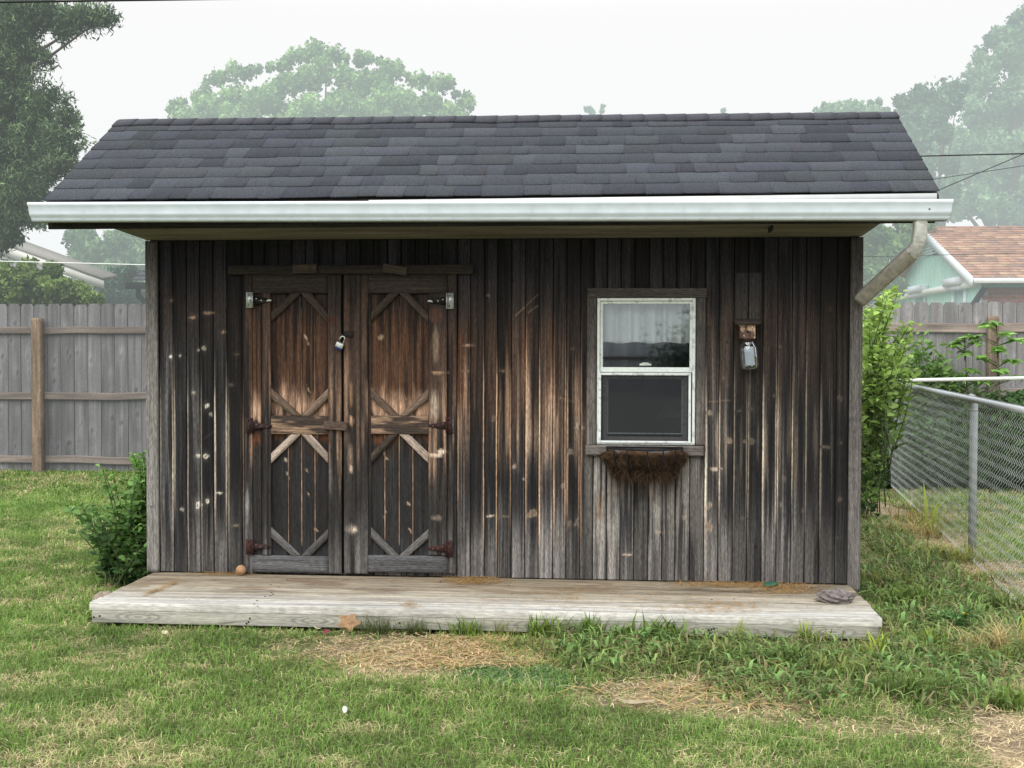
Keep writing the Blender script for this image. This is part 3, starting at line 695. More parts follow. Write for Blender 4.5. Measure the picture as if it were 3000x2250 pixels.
mb = MB(); mb.add([(A[0], .006, A[2]), (B[0], .006, A[2]), (B[0], .006, B[2]), (A[0], .006, B[2])], [(0, 1, 2, 3)]); mb.build('pane', M['pane'], up)
mb = MB(); A = wp(1874, 1071, -.012); mb.box((A[0], -.014, A[2]), (A[0]+.058, .0, A[2]+.010), wht); mb.box((A[0]+.012, -.018, A[2]+.009), (A[0]+.046, -.004, A[2]+.015), wht); mb.build('sash_lift', M['oldwhite'], up)
lo = empty('sash', (0, 0, 0)); lo.parent = win; lo.location = Vector((0, 0, -.1))
mb = MB(); frame(mb, 1754, 2025, 1092.5, 1299, 7, -.026, -.012, S(238, 244, 244, .66)); mb.build('screen_frame', M['white'], lo)
mb = MB(); frame(mb, 1766, 2015, 1096, 1294, 14, .012, .045, S(120, 116, 110, .5)); frame(mb, 1779, 2001, 1094, 1272, 3, .014, .05, wht*.6); mb.build('sash_frame', M['plain'], lo)
A = wp(1761, 1292, -.018); B = wp(2017, 1100, -.018)
mb = MB(); mb.add([(A[0], -.018, A[2]), (B[0], -.018, A[2]), (B[0], -.018, B[2]), (A[0], -.018, B[2])], [(0, 1, 2, 3)]); mb.build('insect_screen', M['screen'], lo)
A = wp(1780, 1268, .03); B = wp(2000, 1100, .03)
mb = MB(); mb.add([(A[0], .03, A[2]), (B[0], .03, A[2]), (B[0], .03, B[2]), (A[0], .03, B[2])], [(0, 1, 2, 3)]); mb.build('pane', M['pane'], lo)  # glass added behind the screen for its faint reflection
mb = MB(); mb.box((2.7, 1.0, .78), (3.6, 1.3, .80), (.30, .24, .18)); tag(mb.build('shelf', M['plain'], None), 'added shelf board giving a dim shape behind the lower window', 'shelf')  # added only to give a dim shape behind the screen
# curtain
def curtain():
    xa, xb = X0(1752, 1000, .08), X0(2034, 1000, .08); zt, zb = Z0(872, 1900, .08), Z0(1004, 1900, .08)
    nx, nz = 120, 14; V = []; C = []
    for j in range(nz+1):
        for i in range(nx+1):
            t = i/nx; x = xa+(xb-xa)*t
            y = .075+.014*math.sin(t*34+math.sin(t*9)*1.5)+.006*math.sin(t*71)
            z = zt+(zb-zt)*j/nz+.004*math.sin(t*20)*(j == nz); V.append((x, y, z))
            C.append(S(205, 210, 206, .5)*(.82+.25*(0.5+.5*math.cos(t*34+math.sin(t*9)*1.5))))
    F = [(j*(nx+1)+i, j*(nx+1)+i+1, (j+1)*(nx+1)+i+1, (j+1)*(nx+1)+i) for j in range(nz) for i in range(nx)]
    mb = MB(); mb.add(V, F, np.array(C)); o = mb.build('curtain', mat_vc('sheer_curtain', .9, trans=.3), None, True)
    tag(o, 'white sheer curtain gathered behind the upper window pane', 'curtain')
curtain()

# --- roof
ye, yr = .4968, .3827
EL = atY(129, 589, -ye); ER = atY(2753, 562, -ye); RL = atY(346, 356, yr); RR = atY(2626, 335, yr)
def RP(u, v): return (EL*(1-u)+ER*u)*(1-v)+(RL*(1-u)+RR*u)*v      # v = 0 eave, 1 ridge
slope = (RL-EL); Ls = np.linalg.norm(slope[1:]); nrm = np.array([0, -slope[2], slope[1]]); nrm /= np.linalg.norm(nrm)
if nrm[2] < 0: nrm = -nrm
Lx = np.linalg.norm(ER-EL)
def roof():
    mb = MB()
    NC = 8; ex = .965/NC; rnd = random.Random(5)
    for c in range(NC+1):
        v0 = c*ex; v1 = min(v0+ex*1.25, 1.0)
        x = 0.0; k = 0; drift = rnd.uniform(0, 9)
        while x < 1:
            wdt = rnd.choice([.09, .11, .13, .17, .2, .24])/Lx; x1 = min(1, x+wdt)
            if 1-x1 < .015: x1 = 1
            th = .0050 if k % 2 == 0 else .0024; th += rnd.uniform(0, .0008)
            tone = rnd.choice([.78, .88, .94, 1.0, 1.0, 1.05, 1.16]); col = S(84, 87, 94, 1.05)*tone*np.array([1, 1+rnd.uniform(-.02, .03), 1+rnd.uniform(-.04, .04)])
            ns = 4; V = []; sk = rnd.uniform(-.0012, .0012)
            for i in range(ns+1):
                u = x+(x1-x)*i/ns
                wv = (float(vn(u*9+drift, c, 3))-.5)*.012/Ls+(float(vn(u*30, c, 8))-.5)*.003
                vb = v0+wv+(0 if th > .004 else .006)
                lift = .004+(float(vn(u*14+drift, c, 6))-.5)*.003
                pb = RP(u, vb); pt = RP(u, v1)
                V += [pb+nrm*(lift+th), pt+nrm*(.003), pb+nrm*(lift*.35)]
            F = []
            for i in range(ns):
                a = i*3; b = a+3
                F += [(a, b, b+1, a+1), (a+2, b+2, b, a)]
            F += [(0, 1, 2), (ns*3, ns*3+2, ns*3+1)]
            cc = np.tile(np.array([[1.03], [.98], [.4]]), (ns+1, 1))*col  # lower lip painted darker, a shadow line under each course
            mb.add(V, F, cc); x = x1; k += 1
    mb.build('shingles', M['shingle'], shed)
    # ridge cap
    mb = MB(); x = 0; k = 0; rnd = random.Random(8)
    while x < 1:
        x1 = min(1, x+.113/Lx*rnd.uniform(.95, 1.05)); 
        if 1-x1 < .01: x1 = 1
        col = S(86, 87, 94, 1.15)*rnd.uniform(.86, 1.1); n = 3; V = []
        for i in range(n+1):
            u = x+(x1-x)*i/n; t = i/n
            lift = .010+.003*t
            dn = 1-.085-(float(vn(u*22, 4, 5))-.5)*.02
            p0 = RP(u, dn); p1 = RP(u, .985); p2 = RP(u, 1.0)
            V += [p0+nrm*(lift*.3), p0+nrm*(lift+.004), p1+nrm*(lift+.002), p2+np.array([0, .02, lift+.006]), p2+np.array([0, .10, -.03])]
        F = []
        for i in range(n):
            for j in range(4): a = i*5+j; F.append((a, a+5, a+6, a+1))
        F += [(0, 1, 2, 3, 4), tuple(n*5+j for j in (4, 3, 2, 1, 0))]
        mb.add(V, F, np.tile(np.array([[.3], [1], [1.05], [1.1], [1]]), (n+1, 1))*col); x = x1; k += 1
    mb.build('ridge_cap', M['shingle'], shed)
    # sheathing of both slopes
    mb = MB(); b = 1.25
    BL = np.array([RL[0], SB+.15, 1.22]); BR = np.array([RR[0], SB+.15, 1.22])
    e = RP(0, 0.005), RP(1, .005); r = RP(0, 1), RP(1, 1)
    off = -nrm*.018; dn = np.array([0, 0, -.03])
    mb.prism([e[0]+off, e[1]+off, r[1]+off, r[0]+off], dn, S(60, 56, 52, .5)); mb.build('sheathing', M['plain'], shed)
    mb = MB()
    for c in range(16):
        p = lambda t: (RL*(1-t)+BL*t, RR*(1-t)+BR*t)
        a0, a1 = p(c/16), p((c+1.2)/16 if c < 15 else 1); z = np.array([0, 0, .012]); z0 = np.array([0, 0, .003])
        x = 0
        while x < 1:
            x1 = min(1, x+random.uniform(.03, .08)); l = lambda q, u: q[0]*(1-u)+q[1]*u
            mb.prism([l(a0, x)+z0, l(a0, x1)+z0, l(a1, x1)+z, l(a1, x)+z], (0, 0, -.01), S(84, 86, 97, 1.1)*random.uniform(.75, 1.2)); x = x1
    mb.build('rear_shingles', M['shingle'], shed)
    # rake boards
    for s, (ea, ra) in ((1, (EL, RL)), (-1, (ER, RR))):
        mb = MB(); x = s*.012
        mb.prism([ea+(x, .03, -.032), ra+(x, 0, -.032), ra+(x, 0, -.12), ea+(x, .03, -.12)], (s*.02, 0, 0), S(60, 56, 52, .5)); mb.build('rake_board', M['wood'], shed)
roof()
# fascia, soffit
FL = atY(141, 671, -.4662); FR = atY(2740, 650, -.4662)
mb = MB()
zt = 1.86
def pl2(mb, a, b, w, t, col, **k): mb.plank(a, b, w, t, col, **k)
mb.plank((FL[0], -.455, (FL[2]+zt)/2), (FR[0], -.455, (FR[2]+zt)/2), (0, 0, zt-FL[2]), (0, .022, 0), S(44, 42, 42, .4), seg=90, wseg=5, tint=.2)
mb.build('fascia', M['wood'], shed)
IL = atY(436, 705, -.001); IR = atY(2516, 694, -.001); OL = atY(325, 673, -.444); OR = atY(2583, 653, -.444)
mb = MB()
zi = (IL[2]+IR[2])/2+.001
for j, (a, b) in enumerate(((0, .33), (.335, .66), (.665, 1))):
    y0 = -.444*(1-a); y1 = -.444*(1-b)
    z0 = (1.762)*(1-a)+zi*a; z1 = 1.762*(1-b)+zi*b
    mb.plank((0.0, (y0+y1)/2, (z0+z1)/2+.004), (SW, (y0+y1)/2, (z0+z1)/2+.004), (0, y1-y0, z1-z0), (0, 0, .008), S(114, 110, 100, .5), seg=100, wseg=8, tint=.2)
mb.build('soffit', M['deck'], shed)
mb = MB(); p = atY(2253, 668, -.3); mb.box((p[0]-.004, -.42, 1.735), (p[0]+.004, -.30, 1.758), (.02, .02, .02)); mb.build('soffit_clip', M['plain'], shed)

# gutter
def gutter():
    g = empty('gutter', (0, 0, 0)); g.parent = shed; g.location = Vector((1.8, -.5, 1.9))
    Y = -.585
    TL = atY(80, 593.5, Y); TR = atY(2793, 584.5, Y); BLp = atY(95, 647, Y+.02); BRp = atY(2778, 636, Y+.02)
    H = TL[2]-BLp[2]
    # K profile, (y, z) from the top front lip; front ogee then bottom then back
    prof = [(.014, -.004), (.002, 0), (0, -.004), (0, -.012), (.006, -.016), (.006, -.050), (.010, -.060), (.020, -.068), (.022, -.074), (.022, -H), (.105, -H), (.105, .004), (.108, .004), (.108, -H-.002), (.020, -H-.002), (.0195, -.075), (.0175, -.070), (.0075, -.062), (.0035, -.050), (.0035, -.018), (-.0025, -.013), (-.0025, -.003), (.001, .002), (.014, -.0015)]
    white = S(230, 243, 252, .66)*1.0
    n = 500; V = []; C = []
    for i in range(n+1):
        t = i/n; p = TL*(1-t)+TR*t; ex = (BLp[0]-TL[0])
        for ip, (a, b) in enumerate(prof):
            sh = (.5-t)*2*ex*(min(1, -b/H) if b < 0 else 0)*.8
            V.append((p[0]+sh, Y+a, p[2]+b))
            d = .97 if (-.066 < b < -.05) else 1.05; nn = float(fbm(t*60, b*80, 4, 2)); nn -= .9*(float(vn(t*420, b*260, 14)) > .93)+.5*(float(vn(t*38, 0, 15)) > .9)*(b < -.02)*float(vn(t*420, 0, 16)); C.append((.16 if ip in (9, 10, 13) else 1.)*white*d*(.95+.08*nn)*(1-.1*(b < -.07)*(nn > .6)))  # underside painted dark to hold the shade below the trough
    m = len(prof); F = [(i*m+j, i*m+(j+1) % m, (i+1)*m+(j+1) % m, (i+1)*m+j) for i in range(n) for j in range(m)]
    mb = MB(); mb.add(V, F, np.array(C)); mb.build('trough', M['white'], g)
    for t in (0, 1):
        mb = MB(); p = TL*(1-t)+TR*t; ex = (BLp[0]-TL[0])*(.5-t)*2*.8; s = -1 if t == 0 else 1
        pol = [(p[0]+ex*min(1, max(0, -b/H)), Y+a, p[2]+b) for (a, b) in prof[1:12]]
        mb.prism(pol, (s*.003, 0, 0), white*.85); mb.build('end_cap', M['white'], g)
    # rusty hanger nail near the right end
    q = atY(2723, 612, Y+.004); mb = MB(); mb.lathe([(0, -.003), (.005, -.002), (.005, .004)], q, S(120, 110, 105, .5), 10, axis=np.array([[1, 0, 0], [0, 0, 1], [0, -1, 0.]])); mb.build('screw', M['rust'], g)
    # drip edge strip on top right part
    mb = MB(); A = atY(1080, 586, -.50); B = atY(2745, 566, -.50); z = TL[2]
    V = [A+(0, 0, -.03), B+(0, 0, -.04), B+(0, 0, .0), A+(0, 0, .0)]
    mb.prism(V, (0, .003, 0), S(220, 222, 222, .62)); mb.build('drip_edge', M['white'], g)
    return TL, TR, H
gutter()
def downspout():
    d = empty('downspout', (0, 0, 0)); d.parent = shed; d.location = Vector((3.9, -.4, 1.6))
    a = atY(2696, 634, -.53); b = atY(2694, 690, -.50); c = atY(2676, 738, -.46); e = atY(2600, 800, -.30); f = atY(2523, 876, -.08)
    def duct(pts, w, h, col, name, ridges=0, sm=False):
        pts = [np.array(p) for p in pts]; V = []; C = []
        m = 12
        for i, p in enumerate(pts):
            dd = pts[min(i+1, len(pts)-1)]-pts[max(i-1, 0)]; dd /= np.linalg.norm(dd)
            s = np.cross(dd, (0, 1., 0)); s /= np.linalg.norm(s); t = np.cross(s, dd)
            k = 1+(.05 if (ridges and i % 2) else 0)
            for j in range(m):
                th = 2*math.pi*j/m+math.pi/12; cx = np.sign(math.cos(th))*abs(math.cos(th))**.35; cy = np.sign(math.sin(th))*abs(math.sin(th))**.35
                V.append(p+s*cx*w/2*k+t*cy*h/2*k)
                n = float(fbm(i*.7, j*.9, 6, 3)); dark = .55+.7*n
                C.append(np.asarray(col(i/len(pts), j))*dark)
        F = [(i*m+j, i*m+(j+1) % m, (i+1)*m+(j+1) % m, (i+1)*m+j) for i in range(len(pts)-1) for j in range(m)]
        F += [tuple(range(m))[::-1], tuple((len(pts)-1)*m+j for j in range(m))]
        mb = MB(); mb.add(V, F, np.array(C)); return mb.build(name, M['plain'], d)
    def bez(p, n):
        p = [np.array(q) for q in p]; out = []
        for i in range(n+1):
            t = i/n; out.append(p[0]*(1-t)**3+3*p[1]*t*(1-t)**2+3*p[2]*t*t*(1-t)+p[3]*t**3)
        return out
    g0 = lambda t, j: S(214, 216, 212, .55)*(1-.2*t)
    duct(bez([a, b*.5+a*.5+(0, 0, -.03), b+(0.004, 0, -.03), c], 22), .056, .060, g0, 'elbow', 1)
    ln = [c+(f-c)*t for t in np.linspace(-.03, 1, 30)]
    duct(ln, .068, .06, lambda t, j: S(176, 172, 164, .55), 'pipe')
downspout()

# ------------------------------------------------------------------ bee trap with jar
bt = empty('bee_trap', atY(2191, 968, -.06), 'wooden block bee trap with a hanging glass jar right of the window', 'trap')
def trap():
    A = atY(2152, 946, -.055); B = atY(2226, 938, -.055)
    mb = MB(); mb.plank((A[0], -.060, A[2]+.004), (B[0], -.060, A[2]+.006), (0, .10, .012), (0, 0, .019), S(74, 66, 62, EW), seg=8, tint=.2); mb.build('roof_board', M['wood'], bt)
    A = atY(2168, 992, -.085); B = atY(2213, 948, -.085)
    def cf(V, G_, c):
        n = fbm(V[:, 0]*90, V[:, 2]*24, 7, 3); return np.where((n > .5)[:, None], S(188, 158, 134, EW), S(92, 74, 64, EW))
    mb = MB(); mb.plank(((A[0]+B[0])/2, -.052, A[2]), ((A[0]+B[0])/2, -.052, B[2]), (B[0]-A[0], 0, 0), (0, .075, 0), (.1, .1, .1), seg=24, wseg=16, cf=cf); mb.build('block', M['wood'], bt, bevel=.002)
    q = atY(2191, 972, -.091); mb = MB(); mb.lathe([(0, -.0002), (.0058, -.0002)], q, (.004, .004, .004), 14, axis=np.array([[1, 0, 0], [0, 0, 1], [0, -1, 0.]])); mb.build('entry_hole', M['plain'], bt)
    top = atY(2190, 996, -.052); bot = atY(2198, 1082, -.046)
    ax = (top-bot); L = np.linalg.norm(ax); ax /= L; s = np.cross((0, 1., 0), ax); s /= np.linalg.norm(s); R = np.stack([s, np.cross(ax, s), ax], 1)
    mb = MB(); mb.lathe([(0, 0.012), (.034, .012), (.035, .010), (.035, -.008), (.032, -.008)], top, S(52, 40, 36, EW), 24, axis=R); mb.build('lid', M['rust'], bt, True)
    prof = [(.031, L), (.031, L-.014), (.040, L-.026), (.0455, L-.040), (.0465, L-.06), (.0465, .02), (.043, .008), (.034, .0), (.0, .004)]
    mb = MB(); mb.lathe(prof, bot, (.9, .9, .9), 32, axis=R); mb.build('jar', M['jar'], bt, True)
    mb = MB()
    # pale paper label rolled inside the jar
    V = []; n = 16
    for k in range(n+1):
        th = -math.pi/2-.75+1.5*k/n
        for z in (.022, L-.035): V.append(R@np.array([.034*math.cos(th), .034*math.sin(th), z])+bot)
    F = [(2*k, 2*k+2, 2*k+3, 2*k+1) for k in range(n)]
    mb.add(V, F, S(200, 206, 222, .5)); mb.build('paper', mat_vc('paper', .8, trans=.3), bt)
trap()

# ------------------------------------------------------------------ window planter
def planter():
    p0 = atY(1777, 1322, -.03); p1 = atY(1999, 1322, -.03); cx = (p0[0]+p1[0])/2; hw = (p1[0]-p0[0])/2; z = atY(1888, 1325, -.18)[2]+.012
    e = empty('window_basket', (cx, -.03, z), 'black wire half-round window basket with ragged brown coir liner below the window', 'planter')
    D = .17
    ar = [(cx+hw*math.cos(t), -.03-D*math.sin(t)) for t in np.linspace(0, math.pi, 30)]
    mb = MB(); mb.tube([(x, y, z) for x, y in ar], .0048, (.012, .012, .014), 8); mb.tube([(cx-hw, -.03, z), (cx+hw, -.03, z)], .0048, (.012, .012, .014), 8)
    for k in (2, 6, 10, 14, 19, 23, 27):
        x, y = ar[k]; mb.tube([(x, y, z), (x, y*.98, z-.05), (cx+(x-cx)*.94, -.03+(y+.03)*.96, z-.09), (cx+(x-cx)*.7, -.05, z-.15)], .0042, (.008, .008, .010), 6)
    mb.build('wire_frame', M['plain'], e)
    # coir: shell plus thousands of fibres
    mb = MB(); V = []; C = []; n = 40; m = 12
    for i in range(n+1):
        t = math.pi*i/n
        for j in range(m+1):
            s = j/m; r = (1-.55*s**2.2)*(1+.07*(float(fbm(i*.3, j*.4, 5, 3))-.5)*2)
            if j == 0: r = .90
            V.append((cx+hw*1.08*r*math.cos(t), -.028-D*.74*r*math.sin(t), z-.016-.138*s+.02*(float(vn(i*.5, 3, 9))-.5)))
            C.append(.55*S(110, 78, 50, .55)*(.35+1.0*float(fbm(i*.6, j*.8, 15, 3))))
    F = [(i*(m+1)+j, (i+1)*(m+1)+j, (i+1)*(m+1)+j+1, i*(m+1)+j+1) for i in range(n) for j in range(m)]
    mb.add(V, F, np.array(C)); 
    N = 8000
    t = RNG.uniform(0, math.pi, N); s = RNG.uniform(.10, 1, N); r = (1-.5*s**2.2)
    root = np.stack([cx+hw*1.10*r*np.cos(t), -.03-D*.74*r*np.sin(t), z-.012-.125*s], -1)
    dirv = np.stack([np.cos(t)*.6, -np.sin(t)*.5, RNG.uniform(-1.4, .1, N)], -1)+RNG.normal(0, .55, (N, 3)); dirv /= np.linalg.norm(dirv, axis=1)[:, None]
    L = RNG.uniform(.010, .05, N)[:, None]*(.6+(s > .7)[:, None]*.8); sd = RNG.normal(0, 1, (N, 3)); sd = np.cross(dirv, sd); sd /= np.linalg.norm(sd, axis=1)[:, None]
    w = .0009; mid = root+dirv*L*.5+RNG.normal(0, .004, (N, 3)); tip = root+dirv*L+RNG.normal(0, .006, (N, 3))-np.array([0, 0, .006])
    V = np.stack([root-sd*w, root+sd*w, mid+sd*w, mid-sd*w, tip], 1).reshape(-1, 3); k = np.arange(N)[:, None]*5
    hue = RNG.uniform(0, 1, (N, 1)); cc = S(92, 68, 50, .5)*(1-hue)+S(160, 128, 96, .5)*hue; cc = cc*RNG.uniform(.35, 1.1, (N, 1))*(1-.35*s[:, None]); cc = cc*(.15+.75*vn(t*9, s*5, 77)**1.3)[:, None]
    mb.build('coir_liner', M['plain'], e)
    fast_mesh('coir_fibres', V, [k+np.array([[0, 1, 2, 3]]), k+np.array([[3, 2, 4]])], M['straw'], e, np.repeat(cc, 5, 0))
planter()

# ------------------------------------------------------------------ deck
def deck():
    DX0, DX1 = .0223, 3.6215; DD = .7801
    d = empty('wooden_deck', (1.8, -.4, -.1), 'low weathered plank deck of pale grey boards in front of the shed', 'deck')
    mb = MB(); n = 6; w = DD/n
    for i in range(n):
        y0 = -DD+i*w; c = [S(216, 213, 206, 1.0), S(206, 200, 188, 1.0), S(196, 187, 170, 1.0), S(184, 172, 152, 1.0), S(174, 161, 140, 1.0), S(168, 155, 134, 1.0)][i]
        def cf(V, G_, c):
            x = V[:, 0]; y = V[:, 1]; n = fbm(x*2.2, y*55+V[:, 2]*50, 7+i, 4); n2 = fbm(x*3, y*8, 33, 3); n3 = fbm(x*14, y*60+V[:, 2]*60, 44, 3)
            o = c*(.5+1.0*n)[:, None]*(1-.35*ss(.60, .72, fbm(x*1.5, y*140+V[:, 2]*90, 71+i, 3)))[:, None]
            br = np.clip(ss(.55, .7, n2)*.6*ss(-.65, -.3, y), 0, 1)[:, None]; o = o*(1-br)+S(128, 106, 82, 1.0)*br
            o = o*(1-.25*ss(.66, .76, n3))[:, None]
            gr = ss(2.5, 2.9, x)*ss(-.45, -.15, y)*ss(.35, .6, n2); o = o*(1-.45*gr)[:, None]
            return o
        ov = random.uniform(-.006, .006)
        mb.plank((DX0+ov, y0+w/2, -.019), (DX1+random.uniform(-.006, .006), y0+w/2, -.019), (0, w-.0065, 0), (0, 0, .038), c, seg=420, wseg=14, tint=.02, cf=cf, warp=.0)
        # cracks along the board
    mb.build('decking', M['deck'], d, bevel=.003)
    mb = MB()
    def cf2(V, G_, c):
        x, z = V[:, 0], V[:, 2]; n = fbm(x*3, z*70+np.sin(x*4)*2, 9, 4); k = np.clip(1-.55*ss(.55, .75, n), 0, 1)
        for kx in (.25, 1.08, 2.1, 2.85, 3.4):
            rr = np.hypot((x-kx)/.10, (z+.065)/.022); k = k*(1-.35*(np.sin(rr*14) > .2)*ss(1.6, .8, rr))
        o = c*k[:, None]; lo_ = ss(-.06, -.1, z)[:, None]; return o*(1-.2*lo_)
    mb.plank((DX0+.008, -DD+.022, -.0665), (DX1-.02, -DD+.022, -.0665), (0, 0, -.055), (0, .036, 0), S(176, 174, 164, .62), seg=500, wseg=16, tint=.06, cf=cf2)
    mb.build('rim_board', M['deck'], d)
    for x in (DX0+.03, .9, 1.8, 2.7, DX1-.05): mb = MB(); mb.plank((x, -DD+.045, -.0665), (x, -.02, -.0665), (0, 0, -.055), (.036, 0, 0), S(150, 140, 120, .5), seg=20); mb.build('joist', M['deck'], d)
    # nail heads
    for px_, py_ in ((793, 1713), (817, 1720), (776, 1748), (795, 1736), (800, 1741), (753, 1760), (745, 1770), (842, 1700), (755, 1776), (792, 1746), (2150, 1755), (2085, 1757), (1290, 1705), (1490, 1715), (1500, 1740)):
        q = atZ(px_, py_, .0005); mb = MB(); mb.lathe([(0, .0012), (.005, .0012), (.005, 0)], q, (.02, .016, .014), 8); mb.build('nail', M['plain'], d)
    for px_, py_ in ((732, 1812), (728, 1823), (722, 1827), (2078, 1848), (2085, 1844), (2092, 1842), (2080, 1855), (292, 1805), (275, 1808), (1170, 1825)):
        q = atY(px_, py_, -DD+.003); mb = MB(); mb.lathe([(0, .0), (.005, .0005), (.005, .002)], q, (.02, .016, .014), 8, axis=np.array([[1, 0, 0], [0, 0, 1], [0, -1, 0.]])); mb.build('nail', M['plain'], d)
deck()
# support block under right end
mb = MB(); mb.box((3.18, -.77, -.16), (3.5, -.55, -.105), S(120, 116, 104, .5)); tag(mb.build('block', M['deck'], None, bevel=.006), 'short grey timber block propping the right end of the deck', 'block')

# straw litter on the deck and in the yard
def straw(name, P, L, w, col, label, flat=.15, mat='straw'):
    n = len(P); th = RNG.uniform(0, np.pi*2, n); d = np.stack([np.cos(th), np.sin(th)*.8, RNG.normal(0, flat, n)], -1)
    s = np.stack([-np.sin(th), np.cos(th), np.zeros(n)], -1); up = np.array([0, 0, 1.])
    L = L[:, None]; w = w[:, None]; bend = RNG.normal(0, .12, (n, 1))*L*s
    a = P-d*L*.5; b = P+bend+up*L*.04; c = P+d*L*.5
    V = np.stack([a-s*w, a+s*w, b+s*w+up*w, b-s*w+up*w, c+s*w, c-s*w], 1).reshape(-1, 3); V[:, 2] = np.maximum(V[:, 2], np.repeat(P[:, 2], 6)-.002)
    k = np.arange(n)[:, None]*6
    C = np.repeat(col, 6, 0)
    o = fast_mesh(name, V, [k+np.array([[0, 1, 2, 3]]), k+np.array([[3, 2, 4, 5]])], M[mat], None, C); return tag(o, label, None, kind='stuff')
def deck_straw():
    P = []; 
    for (px0, px1, py0, py1, n, sg) in ((540, 800, 1672, 1686, 500, 1), (1290, 1480, 1685, 1712, 1100, 1), (1500, 1800, 1688, 1696, 350, 1), (1960, 2330, 1693, 1722, 1700, 1), (2180, 2420, 1705, 1740, 900, 1), (1550, 1760, 1725, 1760, 140, 1), (1950, 2250, 1765, 1795, 260, 1),
                                    (420, 520, 1705, 1745, 160, 2), (1170, 1230, 1765, 1782, 60, 1), (600, 2500, 1690, 1795, 700, 1), (1650, 2400, 1740, 1800, 300, 1)):
        for _ in range(n):
            u = random.gauss(.5, .24) if sg < 2 else random.random()
            if sg == 2: x = px0+(px1-px0)*u; y = py1+(py0-py1)*u+random.gauss(0, 3)
            else: x = px0+(px1-px0)*u; y = random.uniform(py0, py1)
            q = atZ(x, y, .002)
            if q[1] < -.012 and q[1] > -.77 and 0.03 < q[0] < 3.6: P.append(q+(0, 0, random.uniform(0, .008)))
    P = np.array(P); n = len(P)
    straw('dry_grass', P, RNG.uniform(.012, .05, n), RNG.uniform(.0006, .0013, n), S(216, 174, 112, 1.0)*RNG.uniform(.55, 1.15, (n, 1)), 'dry grass clippings blown along the foot of the shed wall')
deck_straw()
def yard_straw():
    x, y = scatter(160000, -1.5, 6.5, -3.2, 3); dry, weed, blue = masks(x, y)
    k = RNG.uniform(0, 1, len(x)) < dry*.9+.03+weed*.08; x, y = x[k], y[k]; n = len(x)
    P = np.stack([x, y, gz(x, y)+RNG.uniform(-.004, .012, n)], -1)
    straw('thatch', P, RNG.uniform(.02, .07, n), RNG.uniform(.0009, .0020, n), np.array([.80, .64, .38])*RNG.uniform(.45, 1.2, (n, 1)), 'dry thatch lying over the bare patches of the lawn')
    # the pile of long straw
    P = []
    for (px0, px1, py0, py1, n) in ((1230, 1640, 1870, 1960, 560), (1560, 1950, 1850, 1910, 330), (1700, 2050, 1810, 1870, 130), (1950, 2150, 1880, 1925, 130), (1700, 2450, 2000, 2085, 110), (940, 1300, 1880, 1960, 90), (2350, 2950, 1800, 1990, 120)):
        for _ in range(n):
            q = G(px0+(px1-px0)*min(1, max(0, random.gauss(.5, .26))), py0+(py1-py0)*random.random()); P.append(q+(0, 0, random.uniform(0, .014)))
    P = np.array(P); n = len(P); P[:, 1] = np.minimum(P[:, 1], -.80)
    straw('straw', P, RNG.uniform(.07, .24, n), RNG.uniform(.0014, .0034, n), S(240, 204, 146, 1.0)*RNG.uniform(.5, 1.05, (n, 1)), 'loose pile of long golden straw in front of the deck', flat=.08)
yard_straw()

# weeds standing along the deck front, each a plant of its own
def tuft(name, px, py, n, h, w, col, label, cat='weed', spread=.05, lean=(.1, .8), group=None, z=None):
    q = G(px, py); q[1] = min(q[1], -.80) if 250 < px < 2600 and py < 1935 else q[1]; q[2] = float(gz(q[0], q[1]))-.01
    e = empty(name, q, label, cat, group)
    P = q+np.stack([RNG.normal(0, spread, n), -np.abs(RNG.normal(0, spread*.5, n)), np.zeros(n)], -1)
    c = np.asarray(col)*np.array([1.9, 1.35, 1.1])*RNG.uniform(.5, 1.5, (n, 1))
    o = blades('leaves', P, RNG.uniform(h*.4, h, n), RNG.uniform(w*.6, w*1.3, n), c, RNG.uniform(*lean, n), parent=e, curl=.35)
    return e
gg = (.10, .21, .05)
tuft('grass_tuft', 1120, 1850, 260, .14, .0022, (.075, .13, .06), 'fine dark wispy grass tuft against the left part of the deck front', 'grass', .05, (.2, 1.0))
tuft('grass_tuft', 1220, 1860, 160, .12, .0024, (.07, .13, .05), 'smaller dark wispy grass tuft right of the pale dry leaf', 'grass', .035, (.2, .9))
tuft('weed', 1375, 1862, 80, .13, .007, gg, 'bright broad-bladed weed between the wispy grass and the straw pile', 'weed', .04)
tuft('weed', 1468, 1862, 26, .13, .006, (.14, .22, .06), 'thin forked weed standing behind the straw pile', 'weed', .04)
tuft('weed', 1605, 1870, 90, .15, .009, gg, 'tall dense green weed clump at the middle of the deck front', 'weed', .05)
tuft('weed', 1725, 1870, 70, .16, .010, (.08, .18, .045), 'dark weed reaching over the deck edge among long straws', 'weed', .04)
tuft('weed', 1830, 1875, 70, .12, .010, gg, 'leafy weed tangled with straw right of the deck middle', 'weed', .05)
tuft('weed', 1945, 1880, 80, .16, .012, (.09, .20, .05), 'broad-leaved weed clump with the widest leaves at the deck front', 'weed', .05)
tuft('weed', 2160, 1885, 14, .14, .008, (.16, .27, .06), 'single short upright green shoot below the window side of the deck', 'weed', .02, (0, .4))
tuft('weed', 2352, 1890, 22, .15, .010, (.15, .27, .06), 'bright pointed shoots near the right end of the deck front', 'weed', .02, (0, .5))
tuft('weed', 2395, 1888, 26, .12, .008, (.17, .27, .07), 'lower yellowish shoots beside the bright pointed ones', 'weed', .03, (.1, .6))
tuft('weed', 2560, 1935, 18, .20, .016, (.17, .29, .06), 'tall broad yellow-green shoots at the right corner of the deck', 'weed', .02, (.1, .6))
